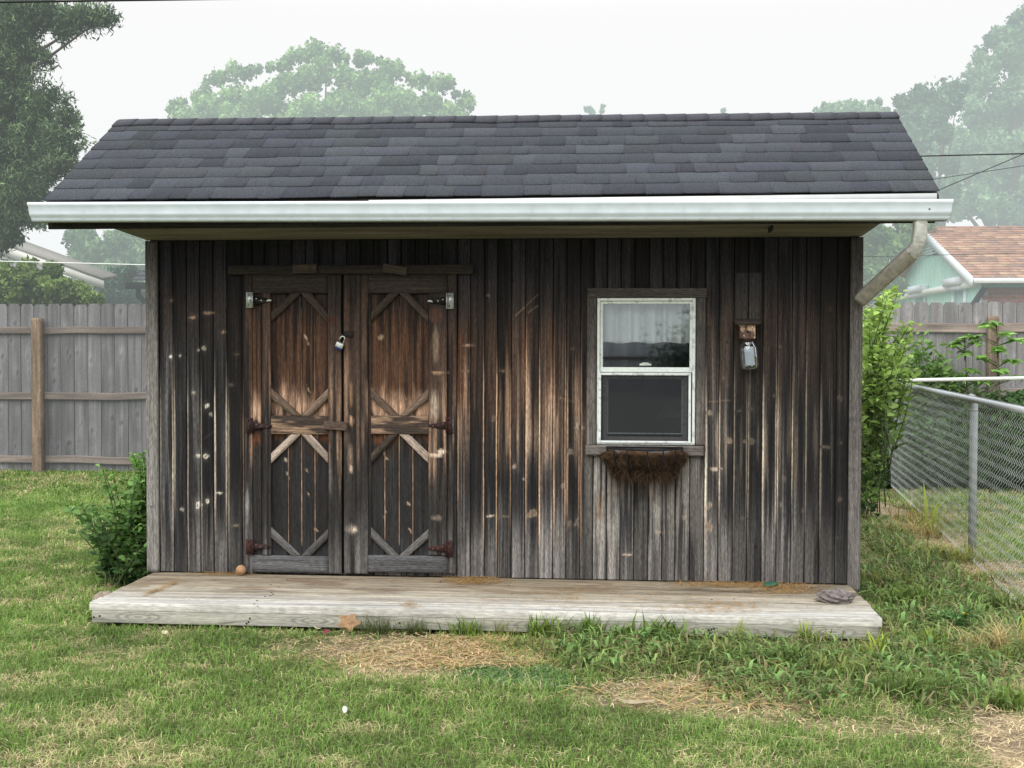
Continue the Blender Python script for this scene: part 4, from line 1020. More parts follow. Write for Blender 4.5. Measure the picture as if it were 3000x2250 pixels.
tuft('weed', 2285, 1950, 130, .15, .010, (.09, .20, .07), 'spreading green crabgrass clump in front of the right half of the deck', 'weed', .08, (.5, 1.3))
tuft('weed', 2660, 1770, 160, .17, .014, (.09, .19, .05), 'bushy green weed right of the deck corner', 'weed', .06, (.2, 1.))
tuft('weed', 2545, 1720, 60, .14, .012, (.12, .24, .05), 'green weed at the foot of the right shed corner', 'weed', .03, (.1, .8))
tuft('weed', 2680, 2030, 200, .17, .006, (.09, .19, .06), 'fluffy tall grass clump in the right foreground', 'grass', .10, (.3, 1.1))
tuft('weed', 2960, 2060, 60, .13, .018, (.10, .21, .06), 'broad-leaved weed at the right edge of the picture', 'weed', .05, (.2, .9))
tuft('weed', 2550, 1540, 30, .30, .014, (.24, .38, .10), 'tall reed-like grass beside the right shed wall', 'grass', .05, (.05, .4))
tuft('weed', 2720, 1560, 12, .48, .022, (.2, .34, .09), 'tallest reed grass growing through the chain-link fence', 'grass', .06, (.05, .45))
tuft('weed', 2590, 1640, 260, .22, .004, (.33, .38, .22), 'dry yellow grass clump beside the right shed corner', 'grass', .09, (.5, 1.4))
tuft('weed', 2840, 1700, 150, .14, .005, (.15, .22, .07), 'fine grass clump at the foot of the chain-link post', 'grass', .10, (.3, 1.1))
tuft('weed', 2950, 1780, 120, .16, .009, (.07, .15, .04), 'dark green weed below the chain-link fence', 'weed', .08, (.3, 1.))

tuft('grass_tuft', 2700, 1530, 160, .26, .006, (.24, .27, .09), 'yellowing tall grass at the foot of the chain-link fence near its corner', 'grass', .16, (.2, 1.2))
tuft('grass_tuft', 2640, 1560, 420, .22, .005, (.33, .38, .22), 'straw-coloured dry grass heap right of the shed wall', 'grass', .14, (.6, 1.5))
tuft('grass_tuft', 2760, 1640, 300, .20, .007, (.20, .30, .10), 'yellow-green grass left of the chain-link post', 'grass', .14, (.3, 1.2))
tuft('weed', 2600, 1720, 120, .16, .010, (.13, .21, .06), 'broad weeds between the deck corner and the dry grass', 'weed', .10, (.3, 1.1))
tuft('weed', 2530, 1450, 60, .30, .012, (.15, .24, .06), 'leafy weed against the right shed wall below the vine', 'weed', .06, (.2, .9))
tuft('weed', 2060, 1930, 200, .11, .008, (.10, .18, .06), 'low dense crabgrass right of the straw pile', 'weed', .12, (.5, 1.4))
tuft('weed', 2430, 1975, 200, .13, .009, (.11, .19, .06), 'low crabgrass clump in front of the right end of the deck', 'weed', .12, (.4, 1.3))
tuft('weed', 2820, 1930, 160, .13, .009, (.11, .19, .06), 'patch of weeds right of the dandelion', 'weed', .12, (.4, 1.3))

# dandelion
def dandelion():
    q = G(2790, 1840); q[2] = float(gz(q[0], q[1]))
    e = empty('dandelion', q, 'dandelion plant with one yellow flower right of the deck', 'flower')
    n = 90; P = q+np.stack([RNG.normal(0, .05, n), RNG.normal(0, .05, n), np.zeros(n)], -1)
    blades('leaves', P, RNG.uniform(.06, .15, n), RNG.uniform(.010, .02, n), np.array([.07, .17, .045])*RNG.uniform(.6, 1.5, (n, 1)), RNG.uniform(.4, 1.2, n), parent=e, curl=.4)
    f = atY(2828, 1801, q[1]+.02)
    mb = MB(); mb.tube([q, (q+f)/2+(0.01, 0, .01), f], .0025, (.12, .2, .06), 6); mb.build('stem', M['leaf'], e)
    mb = MB()
    for k in range(60):
        th = random.uniform(0, 6.3); r = random.uniform(.008, .018); d = np.array([math.cos(th)*r, math.sin(th)*r, random.uniform(.002, .010)]); s = np.array([-math.sin(th), math.cos(th), 0])*.003
        mb.add([f-s*.3, f+s*.3, f+d+s, f+d-s], [(0, 1, 2, 3)], np.array((.85, .68, .02))*random.uniform(.8, 1.1))
    mb.build('flower_head', M['leaf'], e)
dandelion()

# small things on the deck and the lawn
def blobm(name, c, r, col, label, cat, mat='plain', amp=.25, f=2., seed=1, sm=True, n=28):
    V = []; C = []
    for i in range(n+1):
        ph = math.pi*i/n
        for j in range(2*n):
            th = math.pi*j/n; d = np.array([math.sin(ph)*math.cos(th), math.sin(ph)*math.sin(th), math.cos(ph)])
            k = 1+amp*(float(fbm(d[0]*f+5+d[2]*f*1.3, d[1]*f+9-d[2]*f, seed, 4))-.5)*2
            V.append(np.array(c)+d*k*np.array(r)); C.append(np.asarray(col)*(.5+1.0*float(fbm(d[0]*9+3+d[2]*7, d[1]*9-d[2]*5, seed+4, 3))))
    m = 2*n; F = [(i*m+j, (i+1)*m+j, (i+1)*m+(j+1) % m, i*m+(j+1) % m) for i in range(n) for j in range(m)]
    mb = MB(); mb.add(V, F, np.array(C)); return tag(mb.build(name, M[mat], None, sm), label, cat)
q = atZ(714, 1681, 0.0); R = .0265
bc = np.array([q[0], -.055, R+.001])
def ball():
    e = empty('ball', bc, 'small scuffed tan rubber ball with a dark seam resting at the door casing', 'ball')
    mb = MB(); n = 24; V = []; C = []
    ax = np.array([.55, -.45, .7]); ax /= np.linalg.norm(ax)
    for i in range(2*n+1):
        ph = math.pi*i/(2*n)
        for j in range(4*n):
            th = math.pi*j/(2*n); d = np.array([math.sin(ph)*math.cos(th), math.sin(ph)*math.sin(th), math.cos(ph)])
            g = abs(d@ax-.15) < .045; V.append(bc+d*R*(.97 if g else 1)); nn = float(fbm(d[0]*5+3, d[1]*5+d[2]*5, 6, 3))
            C.append(S(40, 34, 32, .6) if g else S(190, 150, 112, .7)*(.75+.5*nn))
    m = 4*n; F = [(i*m+j, (i+1)*m+j, (i+1)*m+(j+1) % m, i*m+(j+1) % m) for i in range(2*n) for j in range(m)]
    mb.add(V, F, np.array(C)); mb.build('shell', M['plain'], e, True)
ball()
q = atZ(2450, 1768, 0)
blobm('nest', (q[0], q[1]+.03, .022), (.075, .05, .034), S(118, 110, 108, .8), 'crumbling grey lump of old nest on the right end of the deck', 'nest', amp=.55, f=4, seed=9, sm=False)
q = atZ(312, 1735, -.1)
blobm('stone', (-.06, -.42, -.075), (.062, .05, .055), S(150, 138, 122, .9), 'rounded brown stone beside the left end of the deck', 'stone', amp=.25, seed=3)
# green plastic lid
q = atZ(2257, 1716, .004); mb = MB(); a = .12; R3 = np.array([[math.cos(a), 0, -math.sin(a)], [0, 1, 0], [math.sin(a), 0, math.cos(a)]])
mb.lathe([(0, .006), (.034, .006), (.038, .002), (.038, -.002), (0, -.001)], q+(0, 0, .008), S(56, 104, 84, .9), 30, axis=R3)
tag(mb.build('lid', M['plain'], None), 'flat round green plastic lid on the deck below the bee trap', 'lid')
# rusty twig
A = atZ(2144, 1698, .01); mb = MB(); mb.tube([A+(-.02, .0, .045), A+(-.012, -.004, .02), A+(.01, -.01, .006), A+(.04, -.012, .004), A+(.07, -.01, .006)], [.002, .0025, .003, .003, .002], S(70, 40, 34, .6), 6)
tag(mb.build('twig', M['plain'], None), 'short curved dark red twig lying against the siding foot', 'twig')
# dry leaf, petals, paper
def sheet(name, c, sx, sy, col, label, cat, tilt=(0, 0, 0), curl=.4, lobes=0, seed=1, group=None):
    n = 10; V = []; C = []; F = []
    from mathutils import Euler
    R = np.array(Euler(tilt).to_matrix())
    for i in range(n+1):
        for j in range(n+1):
            u = i/n*2-1; v = j/n*2-1; r = math.hypot(u, v)
            # map the square to a leaf outline
            th = math.atan2(v, u); k = max(abs(u), abs(v))/max(r, 1e-6)
            uu, vv = u*k, v*k
            if lobes: s = 1-.38*abs(math.sin(th*lobes/2))*max(abs(u), abs(v)); uu *= s; vv *= s
            z = curl*(uu*uu*.5-vv*vv*.3)*sx+.1*sx*(float(vn(i*.6, j*.6, seed))-.5)
            V.append(R@np.array([uu*sx, vv*sy, z])+np.array(c)); C.append(np.asarray(col)*(.6+.7*float(fbm(i*.5, j*.5, seed+2, 2))))
    for i in range(n):
        for j in range(n): a = i*(n+1)+j; F.append((a, a+1, a+n+2, a+n+1))
    mb = MB(); mb.add(V, F, np.array(C)); return tag(mb.build(name, M['leaf'], None, True), label, cat, group)
q = atY(1022, 1822, -.815)
sheet('dry_leaf', q, .058, .045, S(186, 150, 112, .62), 'large curled tan dead leaf leaning on the deck front', 'leaf', (1.2, .15, .1), .5, 5, 3)
q = G(932, 1853); sheet('petal', q+(0, 0, .03), .024, .016, S(236, 226, 196, 1.), 'cream petal lying left of the pink flower', 'petal', (.5, .1, .3), .5, 0, 4)
q = G(956, 1872); sheet('fallen_flower', q+(0, 0, .035), .018, .016, S(160, 70, 92, .9), 'crumpled dark pink flower fallen on the lawn', 'flower', (.7, .3, .2), 1.2, 4, 5)
q = G(482, 1874); sheet('petal', q+(0, 0, .035), .014, .010, S(236, 228, 190, 1.), 'small cream petal in the grass left of the deck middle', 'petal', (.6, .1, .3), .5, 0, 6)
q = G(1226, 1894); sheet('paper_scrap', q+(0, 0, .006), .010, .009, S(236, 236, 230, 1.), 'tiny square white scrap on the straw patch', 'scrap', (.2, .1, .1), .1, 0, 7)
q = G(1010, 2103); sheet('paper_scrap', q+(0, 0, .03), .009, .013, S(240, 240, 236, 1.), 'tiny upright white scrap in the foreground lawn', 'scrap', (.9, .1, .3), .3, 0, 8)
q = G(1860, 2077); sheet('feather', q+(0, 0, .03), .075, .013, S(206, 190, 160, 1.), 'long pale dried seed head lying in the grass in front of the sandy strip', 'seed head', (.1, .05, .1), .2, 0, 9)

# ------------------------------------------------------------------ wooden fences
def fence(name, x0, x1, y, ztop, picket, rails, posts, label, pc, seed, slope=0.):
    rnd = random.Random(seed); f = empty(name, ((x0+x1)/2, y, -.15), label, 'fence')
    mb = MB(); x = x0; i = 0
    while x < x1:
        w = picket*rnd.uniform(.96, 1.03); zt = ztop+rnd.uniform(-.006, .006); zb = -.13; cut = .034; col = np.asarray(pc)*rnd.uniform(.78, 1.2)
        cx = x+w/2; yy = y+rnd.uniform(-.004, .004)+slope*(x-x0); hw = w/2-.003
        n = 40; zs = np.linspace(zb, zt-cut, n+1); ws = np.linspace(-hw, hw, 9); V = []; Gc = []
        for z in zs:
            for q in ws: V.append((cx+q, yy, z)); Gc.append((z+i*3.1, q+i*.37, i))
        for q in ws: V.append((cx+q*(1-cut/hw*.62), yy, zt)); Gc.append((zt+i*3.1, q+i*.37, i))
        V = np.array(V); Gc = np.array(Gc); m = 9; Fc = [(r*m+c, r*m+c+1, (r+1)*m+c+1, (r+1)*m+c) for r in range(n+1) for c in range(m-1)]
        nn = fbm(Gc[:, 1]*38, Gc[:, 0]*1.6, seed, 3); n2 = fbm(Gc[:, 1]*12, Gc[:, 0]*2.4, seed+3, 2)
        C = col*(.50+1.0*nn)[:, None]*(.85+.3*n2)[:, None]
        C = C*(1-.15*ss(1.2, .2, V[:, 2]))[:, None]
        for _ in range(rnd.randint(4, 8)):
            kx, kz, kr = cx+rnd.uniform(-hw*.7, hw*.7), rnd.uniform(zb, zt), rnd.uniform(.010, .020)
            dd = np.hypot((V[:, 0]-kx)/kr, (V[:, 2]-kz)/(kr*1.4)); C = C*(1-.6*ss(1.3, .4, dd))[:, None]*(1+.25*ss(4, 1.2, np.hypot((V[:, 0]-kx)/kr, (V[:, 2]-kz-kr)/(kr*1.8))))[:, None]
        V2 = V+np.array([0, .016, 0]); mb.add(V, Fc, C, Gc); mb.add(V2, [t[::-1] for t in Fc], C*.6, Gc)
        x += w; i += 1
    mb.build('pickets', M['fence'], f)
    for (zc, h) in rails:
        mb = MB(); yy = y-.022
        px_ = sorted([x0]+[p for p in posts if x0 < p < x1]+[x1])
        for a, b in zip(px_[:-1], px_[1:]):
            mb.plank((a, yy+slope*(a-x0), zc+rnd.uniform(-.01, .01)), (b, yy+slope*(b-x0), zc+rnd.uniform(-.01, .02)), (0, 0, h), (0, .036, 0), np.asarray(pc)*np.array([1.22, 1.02, .86]), seg=80, wseg=8, tint=.2, warp=.05)
        mb.build('rail', M['fence'], f)
    for p in posts:
        if x0 < p < x1:
            mb = MB(); mb.plank((p, y-.09+slope*(p-x0), -.18), (p, y-.09+slope*(p-x0), ztop-.15), (.1, 0, 0), (0, .09, 0), S(140, 120, 102, .66), seg=60, wseg=8, tint=.22); mb.build('post', M['post'], f)
    return f
YL = 6.27
zt = Z0(891, 200, YL); pickw = X0(200+39, 1100, YL)-X0(200, 1100, YL)
rl = [(Z0(969, 250, YL), .07), (Z0(1162, 250, YL), .075), (Z0(1348, 250, YL), .075)]
fence('wooden_fence', X0(-1500, 1100, YL), 1.2, YL, zt, pickw, [((a), h) for a, h in rl], [X0(111, 1100, YL-.09), X0(111, 1100, YL)-2.4, X0(111, 1100, YL)-4.84, X0(111, 1100, YL)+2.44], 'grey dog-eared board fence left of the shed with one tan post', S(114, 113, 115, .62), 5)
YR = 6.9
zt = Z0(885, 2800, YR); pw = X0(2843, 1000, YR)-X0(2800, 1000, YR)
fence('wooden_fence', 2.6, X0(4200, 1100, YR), YR, zt, pw, [(Z0(960, 2750, YR), .095), (.75, .09), (.15, .09)], [X0(2900, 1000, YR), X0(2900, 1000, YR)-2.44, X0(2900, 1000, YR)+2.44], 'grey dog-eared board fence behind the chain-link fence on the right', S(138, 135, 136, .62), 9)

# ------------------------------------------------------------------ chain link
def chain(name, A, B, h, posts, label, railc, dens=.062, wire=.0014, rail_r=.018):
    A = np.array(A, float); B = np.array(B, float); Lx_ = np.linalg.norm((B-A)[:2]); d = (B-A)/Lx_; f = empty(name, (A+B)/2-(0, 0, h), label, 'fence')
    n = int(Lx_/dens); m = int(h/(dens*.5)); side = np.array([-d[1], d[0], 0])
    V = []; mb = MB(); hf = dens/2; rnd = random.Random(3)
    t = np.arange(m+1); ring = [(1, 0), (-.5, .87), (-.5, -.87)]
    allV = []; Q = []
    for i in range(n):
        x = i*dens; xs = x+np.where(t % 2 == 0, -hf*.50, hf*1.50)/1.0; xs = x+np.where(t % 2 == 0, -hf*1.03, hf*1.03)+0
        zs = -t*(h/m)+.01; yo = np.where(t % 2 == 0, -.003, .003)
        base = A[None, :]+d[None, :]*xs[:, None]+side[None, :]*yo[:, None]; base[:, 2] = A[2]+(B[2]-A[2])*x/Lx_+zs
        r = np.stack([base+wire*(a*d+b*side) for a, b in ring], 1).reshape(-1, 3)
        o = i*(m+1)*3; k = o+np.arange(m)[:, None]*3
        for j in range(3): Q.append(np.concatenate([k+j, k+(j+1) % 3, k+3+(j+1) % 3, k+3+j], 1))
        allV.append(r)
    Vn = np.concatenate(allV); Qn = np.concatenate(Q)
    cc = S(222, 228, 226, .62)*RNG.uniform(.9, 1.1, (len(Vn), 1))
    fast_mesh('chain_link', Vn, [Qn], M['metal2'], f, cc)
    mb = MB(); mb.tube([A+(0, 0, .012), B+(0, 0, .012)], rail_r, railc, 12); mb.build('top_rail', M['metal2'], f, True)
    for p in posts:
        q = A+d*p; q[2] = A[2]+(B[2]-A[2])*p/Lx_
        ps = empty('post', (0, 0, 0)); ps.parent = f; ps.location = Vector(q+side*.03)-_wloc(f)
        mb = MB(); mb.tube([q+side*.03-(0, 0, h+.08), q+side*.03+(0, 0, .0)], .024, S(150, 156, 158, .6), 14); mb.build('pole', M['metal2'], ps, True)
        mb = MB(); mb.tube([q+side*.03+(0, 0, -.01), q+side*.015+(0, 0, .02), q+(0, 0, .038)], [.027, .026, .012], S(170, 174, 174, .6), 12)
        mb.tube([q+side*.03-(0, 0, .06), q+side*.03-(0, 0, .052)], .0265, S(200, 200, 200, .6), 12); mb.build('cap', M['metal2'], ps, True)
    # knuckled selvage along the top
    mb = MB(); 
    return f, A, d
M['metal2'] = mat_vc('galvanised_wire', .5, speck=.1, speck_s=50, metal=0.)
zr = .865
A = atZ(2583, 1117, zr); B = atZ(2942, 1197, zr); dn = (B-A)/np.linalg.norm(B-A); E = B+dn*2.2
pp = atZ(2843, 1174, zr); lp = float((pp-A)@dn)
f1, _, _ = chain('chain_link_fence', A, E, .985, [lp, lp+2.6], 'galvanised chain-link fence running towards the viewer on the right', S(200, 206, 208, .62))
# twisted selvage
mb = MB(); nn = int(np.linalg.norm(E-A)/.026)
for i in range(nn):
    q = A+dn*(i*.026); mb.tube([q+(0, -.01, .0), q+(0, .0, .036), q+dn*.013+(0, .012, .012)], .0022, S(205, 210, 212, .62), 3, cap=False)
mb.build('selvage', M['metal2'], f1)
A2 = atY(2500, 1121, 5.55); B2 = atY(3200, 1108, 5.55)
chain('chain_link_fence', A2, B2, .97, [5.0], 'second chain-link fence with a white top rail in front of the board fence', S(225, 228, 226, .6), wire=.0011)

# ------------------------------------------------------------------ foliage
def leaf_cloud(name, C, Rr, n, size, colA, colB, parent, mat, aspect=.5, droop=0., seed=0, shell=.5, dark=.5, light_dir=(-.1, -.4, .9), jit=.6, spray=0.):
    """leaves spread through many clumps. C (k,3) centres, Rr (k,) or (k,3) radii."""
    C = np.asarray(C, float); Rr = np.asarray(Rr, float); 
    if Rr.ndim == 1: Rr = np.repeat(Rr[:, None], 3, 1)
    vol = Rr.prod(1)**.55; k = RNG.choice(len(C), n, p=vol/vol.sum())
    d = RNG.normal(0, 1, (n, 3)); d /= np.linalg.norm(d, axis=1)[:, None]; r = RNG.uniform(0, 1, n)**shell
    # knobbly outline: radius modulated
    mod = 1+jit*(fbm(d[:, 0]*3+k*3.1, d[:, 2]*3+d[:, 1]*2, 5+seed, 2)-.5)
    r = np.where(RNG.uniform(0, 1, n) < .3, r*1.35, r); P = C[k]+d*Rr[k]*(r*mod)[:, None]+RNG.normal(0, 1, (n, 3))*Rr[k]*(.2 if spray else .32)
    up = np.array(light_dir); up = up/np.linalg.norm(up)
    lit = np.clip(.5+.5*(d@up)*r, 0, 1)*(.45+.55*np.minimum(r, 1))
    if spray:      # most leaves sit in sprays at the branch ends, lit on top and dark below
        ns_ = max(1, n//70); src = RNG.choice(n, ns_); sc_ = P[src]; m_ = RNG.uniform(0, 1, n) < .8; k2 = RNG.choice(ns_, n); sr = spray*RNG.uniform(.4, 1.2, ns_)[k2][:, None]
        g_ = RNG.normal(0, 1, (n, 3)); g_ /= np.linalg.norm(g_, axis=1)[:, None]; g_ = g_*RNG.uniform(0, 1, (n, 1))**.5
        P = np.where(m_[:, None], sc_[k2]+g_*sr*np.array([.75, .75, .85]), P-(P-C[k])*.25)
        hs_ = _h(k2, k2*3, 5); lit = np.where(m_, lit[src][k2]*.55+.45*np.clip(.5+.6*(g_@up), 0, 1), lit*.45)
    else: hs_ = 0
    ori = RNG.normal(0, 1, (n, 3)); ori[:, 2] -= droop; ori /= np.linalg.norm(ori, axis=1)[:, None]
    s = np.cross(ori, RNG.normal(0, 1, (n, 3))); s /= np.linalg.norm(s, axis=1)[:, None]
    L = size*RNG.uniform(.6, 1.3, n)[:, None]; W = L*aspect
    nr = np.cross(ori, s)
    V = np.stack([P-ori*L*.5, P+s*W*.5+nr*L*.08, P+ori*L*.5, P-s*W*.5+nr*L*.08], 1).reshape(-1, 3)
    q = np.arange(n)[:, None]*4+np.array([[0, 1, 2, 3]])
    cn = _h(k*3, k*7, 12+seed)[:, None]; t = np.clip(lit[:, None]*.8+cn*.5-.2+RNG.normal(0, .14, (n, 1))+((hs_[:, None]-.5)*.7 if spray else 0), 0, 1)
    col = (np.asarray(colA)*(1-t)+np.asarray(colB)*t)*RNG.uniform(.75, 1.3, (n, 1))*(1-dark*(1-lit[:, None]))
    return fast_mesh(name, V, [q], mat, parent, np.repeat(np.clip(col, .003, .9), 4, 0))
def clumps_px(spots, depth, sub=7, spread=.62, rs=.48, dz=.8, seed=0):
    """spots (px,py,r px) -> clump centres round each at a given distance"""
    rnd = random.Random(seed); C = []; R_ = []
    for (px, py, r) in spots:
        c = atD(px, py, depth); rr = r*depth/F
        for _ in range(sub):
            d = np.array([rnd.gauss(0, 1), rnd.gauss(0, 1), rnd.gauss(0, 1)]); d /= np.linalg.norm(d)
            C.append(c+d*rr*spread*rnd.uniform(.3, 1.1)*np.array([1, dz, 1])); R_.append(rr*rs*rnd.uniform(.6, 1.25))
    return np.array(C), np.array(R_)
def trunk(parent, base, top, r0, limbs, mat, col=(.05, .04, .03)):
    mb = MB(); base = np.array(base, float); top = np.array(top, float)
    pts = [base+(top-base)*t+np.array([random.gauss(0, .08), random.gauss(0, .08), 0])*(t > 0) for t in np.linspace(0, 1, 7)]
    mb.tube(pts, list(np.linspace(r0, r0*.3, 7)), col, 10)
    for l in limbs:
        l = np.array(l, float); s = base+(top-base)*random.uniform(.35, .8); m = (s+l)/2+np.array([0, 0, np.linalg.norm(l-s)*.12])
        mb.tube([s, m, l], [r0*.22, r0*.13, r0*.03], col, 6)
    return mb.build('trunk', mat, parent)
def tree(name, label, cat, spots, depth, base_px, n, size, cA, cB, haze, aspect=.6, group=None, r0=.2, sub=8, rs=.56, shell=.6, droop=0., seed=0, dark=.55, dz=.8, tips=(), hc=HAZE, spread=.62, spray=.0):
    b = atD(base_px, 1026, depth); b[2] = -.2
    e = empty(name, b, label, cat, group)
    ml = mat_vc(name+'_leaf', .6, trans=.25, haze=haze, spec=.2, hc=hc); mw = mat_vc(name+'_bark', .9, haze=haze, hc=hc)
    C, R_ = clumps_px(spots, depth, sub, spread, rs, dz, seed)
    if len(tips):
        Ct, Rt = clumps_px(tips, depth, 5, .8, .5, 1.3, seed+1); R_ = np.stack([R_]*3, 1); Rt = np.stack([Rt*.6, Rt*.6, Rt*1.25], 1); nl = len(C); C = np.vstack([C, Ct]); R_ = np.concatenate([R_, Rt])
    else: nl = len(C)
    top = C[:, 2].max()-.6
    limbs = [C[i] for i in RNG.choice(nl, min(nl, 22), replace=False)]
    trunk(e, b, (b[0], b[1], top*.85), r0, limbs, mw, (.06, .05, .04))
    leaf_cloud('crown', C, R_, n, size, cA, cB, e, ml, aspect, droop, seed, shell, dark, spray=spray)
    return e
H = 1
# near tree on the left
spots = [(-60, 80, 150), (60, 60, 90), (130, 30, 60), (20, 200, 110), (-40, 350, 180), (90, 330, 70), (60, 440, 100), (150, 400, 60), (40, 560, 100), (140, 480, 60), (-20, 680, 90), (-60, 560, 150), (180, 470, 45), (60, 130, 70), (180, 45, 40), (240, 45, 30), (290, 48, 20), (110, 560, 40), (20, 640, 60), (-120, 200, 200), (-140, 700, 150)]
tips = [(210, 50, 34), (270, 50, 26), (310, 45, 20), (340, 55, 10), (200, 60, 26), (250, 45, 24), (300, 48, 20), (325, 50, 12), (170, 70, 26), (190, 100, 18), (128, 150, 22), (140, 180, 12), (200, 345, 22), (225, 395, 20), (240, 370, 10), (215, 430, 24), (150, 280, 20), (110, 640, 20), (190, 300, 12), (245, 420, 8)]
tree('ash_tree', 'dark green tree with drooping leaves at the left edge beyond the fence', 'tree', spots, 15.5, -260, 150000, .085, (.03, .065, .03), (.28, .42, .19), .08, aspect=.24, r0=.22, sub=11, rs=.36, droop=.8, seed=1, spray=.22, tips=tips, shell=.8)
tree('shrub', 'yellow-green leafy shrub rising over the left fence below the dark tree', 'shrub', [(40, 830, 70), (130, 850, 60), (-40, 820, 80), (190, 850, 45), (230, 870, 30), (80, 790, 40), (280, 885, 18), (150, 800, 28)], 14.2, 60, 26000, .075, (.06, .11, .035), (.28, .40, .10), .08, aspect=.6, r0=.06, sub=9, seed=2, spray=.12)
tree('tree', 'hazy green tree seen between the fence and the left eave', 'tree', [(300, 730, 70), (380, 720, 60), (250, 700, 40), (350, 800, 70), (430, 760, 60), (280, 820, 50), (230, 760, 30), (440, 850, 60), (210, 690, 22)], 30, 360, 30000, .14, (.05, .12, .06), (.26, .42, .17), .28, aspect=.6, r0=.25, sub=8, seed=3, group='trees beyond the fences', spray=.26)
tree('conifer', 'dark bluish evergreen in front of the hazy tree left of the shed', 'tree', [(340, 850, 50), (370, 800, 30), (330, 820, 30), (390, 870, 40), (300, 880, 40)], 24, 350, 12000, .12, (.03, .07, .05), (.09, .17, .10), .16, aspect=.35, r0=.2, sub=7, seed=4, group='trees beyond the fences')
# big centre tree
sp = [(560, 345, 50), (620, 300, 46), (680, 275, 46), (740, 300, 60), (800, 270, 50), (850, 235, 40), (900, 215, 44), (945, 195, 38), (1010, 215, 36), (880, 320, 90), (1000, 300, 90), (1060, 240, 46), (1115, 225, 40), (1120, 310, 70), (1190, 300, 50), (1265, 290, 40), (1300, 330, 45), (700, 360, 80), (1000, 400, 120), (800, 420, 120), (1180, 400, 100), (1360, 350, 20)]
tp = [(640, 235, 16), (665, 222, 12), (705, 214, 14), (830, 185, 16), (860, 172, 14), (880, 165, 12), (925, 150, 10), (985, 168, 14), (1080, 172, 12), (1135, 195, 14), (1160, 205, 12), (1205, 232, 12), (1240, 232, 10), (1340, 275, 12), (1352, 300, 12), (1285, 235, 8), (570, 290, 14), (540, 300, 12), (515, 312, 10), (596, 275, 14), (607, 238, 9), (735, 205, 16), (760, 200, 10), (905, 158, 15), (940, 150, 12), (965, 165, 12), (1108, 178, 9), (1118, 168, 5), (1050, 178, 18), (1255, 238, 10), (1313, 240, 9), (1270, 250, 12), (1366, 285, 10), (1370, 310, 12), (520, 330, 14), (505, 322, 8), (545, 335, 12), (790, 205, 14), (1015, 175, 12), (680, 205, 10), (1295, 255, 8), (1225, 240, 10)]
tree('maple_tree', 'large round hazy maple tree behind the middle of the shed roof', 'tree', [(a_, b_+12, c_*.88) for a_, b_, c_ in sp], 38, 950, 130000, .15, (.05, .13, .06), (.42, .66, .22), .38, aspect=.7, r0=.4, sub=9, rs=.40, seed=5, tips=tp, spray=.36, spread=.57, dark=.65)
tree('tree', 'tips of a far pale tree just above the right half of the roof ridge', 'tree', [(2440, 345, 40), (2500, 350, 45), (2560, 345, 40)], 45, 2500, 9000, .22, (.07, .15, .07), (.25, .42, .18), .42, r0=.2, sub=7, seed=6, group='trees beyond the fences', tips=[(2390, 322, 7), (2415, 310, 9), (2455, 308, 12), (2490, 315, 10), (2550, 300, 10), (2575, 300, 10), (2545, 315, 12), (2600, 322, 6)])
tree('tree', 'two tiny leafy twigs of a far tree peeking over the roof ridge', 'tree', [(1740, 390, 45)], 45, 1740, 3000, .2, (.07, .15, .07), (.25, .42, .18), .5, r0=.15, sub=6, seed=7, group='trees beyond the fences', tips=[(1725, 320, 9), (1735, 328, 8), (1765, 312, 5), (1762, 328, 7), (1715, 322, 6), (2118, 324, 6)])
# right side
sp = [(2700, 380, 44), (2740, 440, 40), (2680, 540, 44), (2730, 560, 44), (2960, 180, 60), (3010, 110, 60), (2900, 220, 50), (2940, 300, 80), (3020, 260, 100), (2860, 330, 60), (2900, 430, 90), (3000, 430, 110), (2830, 420, 50), (2800, 500, 50), (2880, 560, 90), (2980, 580, 110), (2800, 600, 50), (3060, 380, 120), (2740, 640, 40), (3080, 600, 120), (2860, 260, 30)]
tp = [(2925, 100, 20), (2950, 105, 16), (2985, 60, 20), (2998, 40, 14), (2880, 150, 16), (2870, 175, 14), (2850, 215, 14), (2900, 125, 14), (2860, 240, 16)]
tree('tree', 'tall pale green hazy tree filling the right edge of the picture', 'tree', sp, 34, 2960, 90000, .16, (.06, .13, .08), (.30, .48, .24), .42, aspect=.6, r0=.35, sub=9, rs=.36, seed=8, group='trees beyond the fences', tips=tp, spray=.36, shell=.8, spread=.68)
sp = [(2720, 330, 44), (2690, 400, 36), (2700, 520, 36), (2650, 420, 24), (2750, 340, 30), (2700, 290, 30), (2740, 310, 40), (2790, 290, 36), (2680, 340, 30), (2660, 380, 22), (2700, 420, 20), (2765, 390, 22), (2720, 480, 22), (2770, 560, 40), (2780, 480, 22), (2660, 460, 20), (2700, 640, 45)]
tp = [(2638, 300, 12), (2655, 305, 12), (2690, 265, 10), (2762, 235, 7), (2766, 250, 8), (2735, 258, 8), (2745, 285, 10), (2800, 258, 7), (2828, 255, 8), (2714, 262, 8), (2780, 265, 9), (2710, 360, 14), (2640, 350, 10)]
tree('tree', 'dark bluish hazy tree with open branches right above the roof end', 'tree', sp, 30, 2740, 30000, .13, (.05, .10, .07), (.20, .34, .19), .38, aspect=.55, r0=.2, sub=8, rs=.38, seed=9, group='trees beyond the fences', tips=tp, spray=.30, shell=.9, spread=.75)
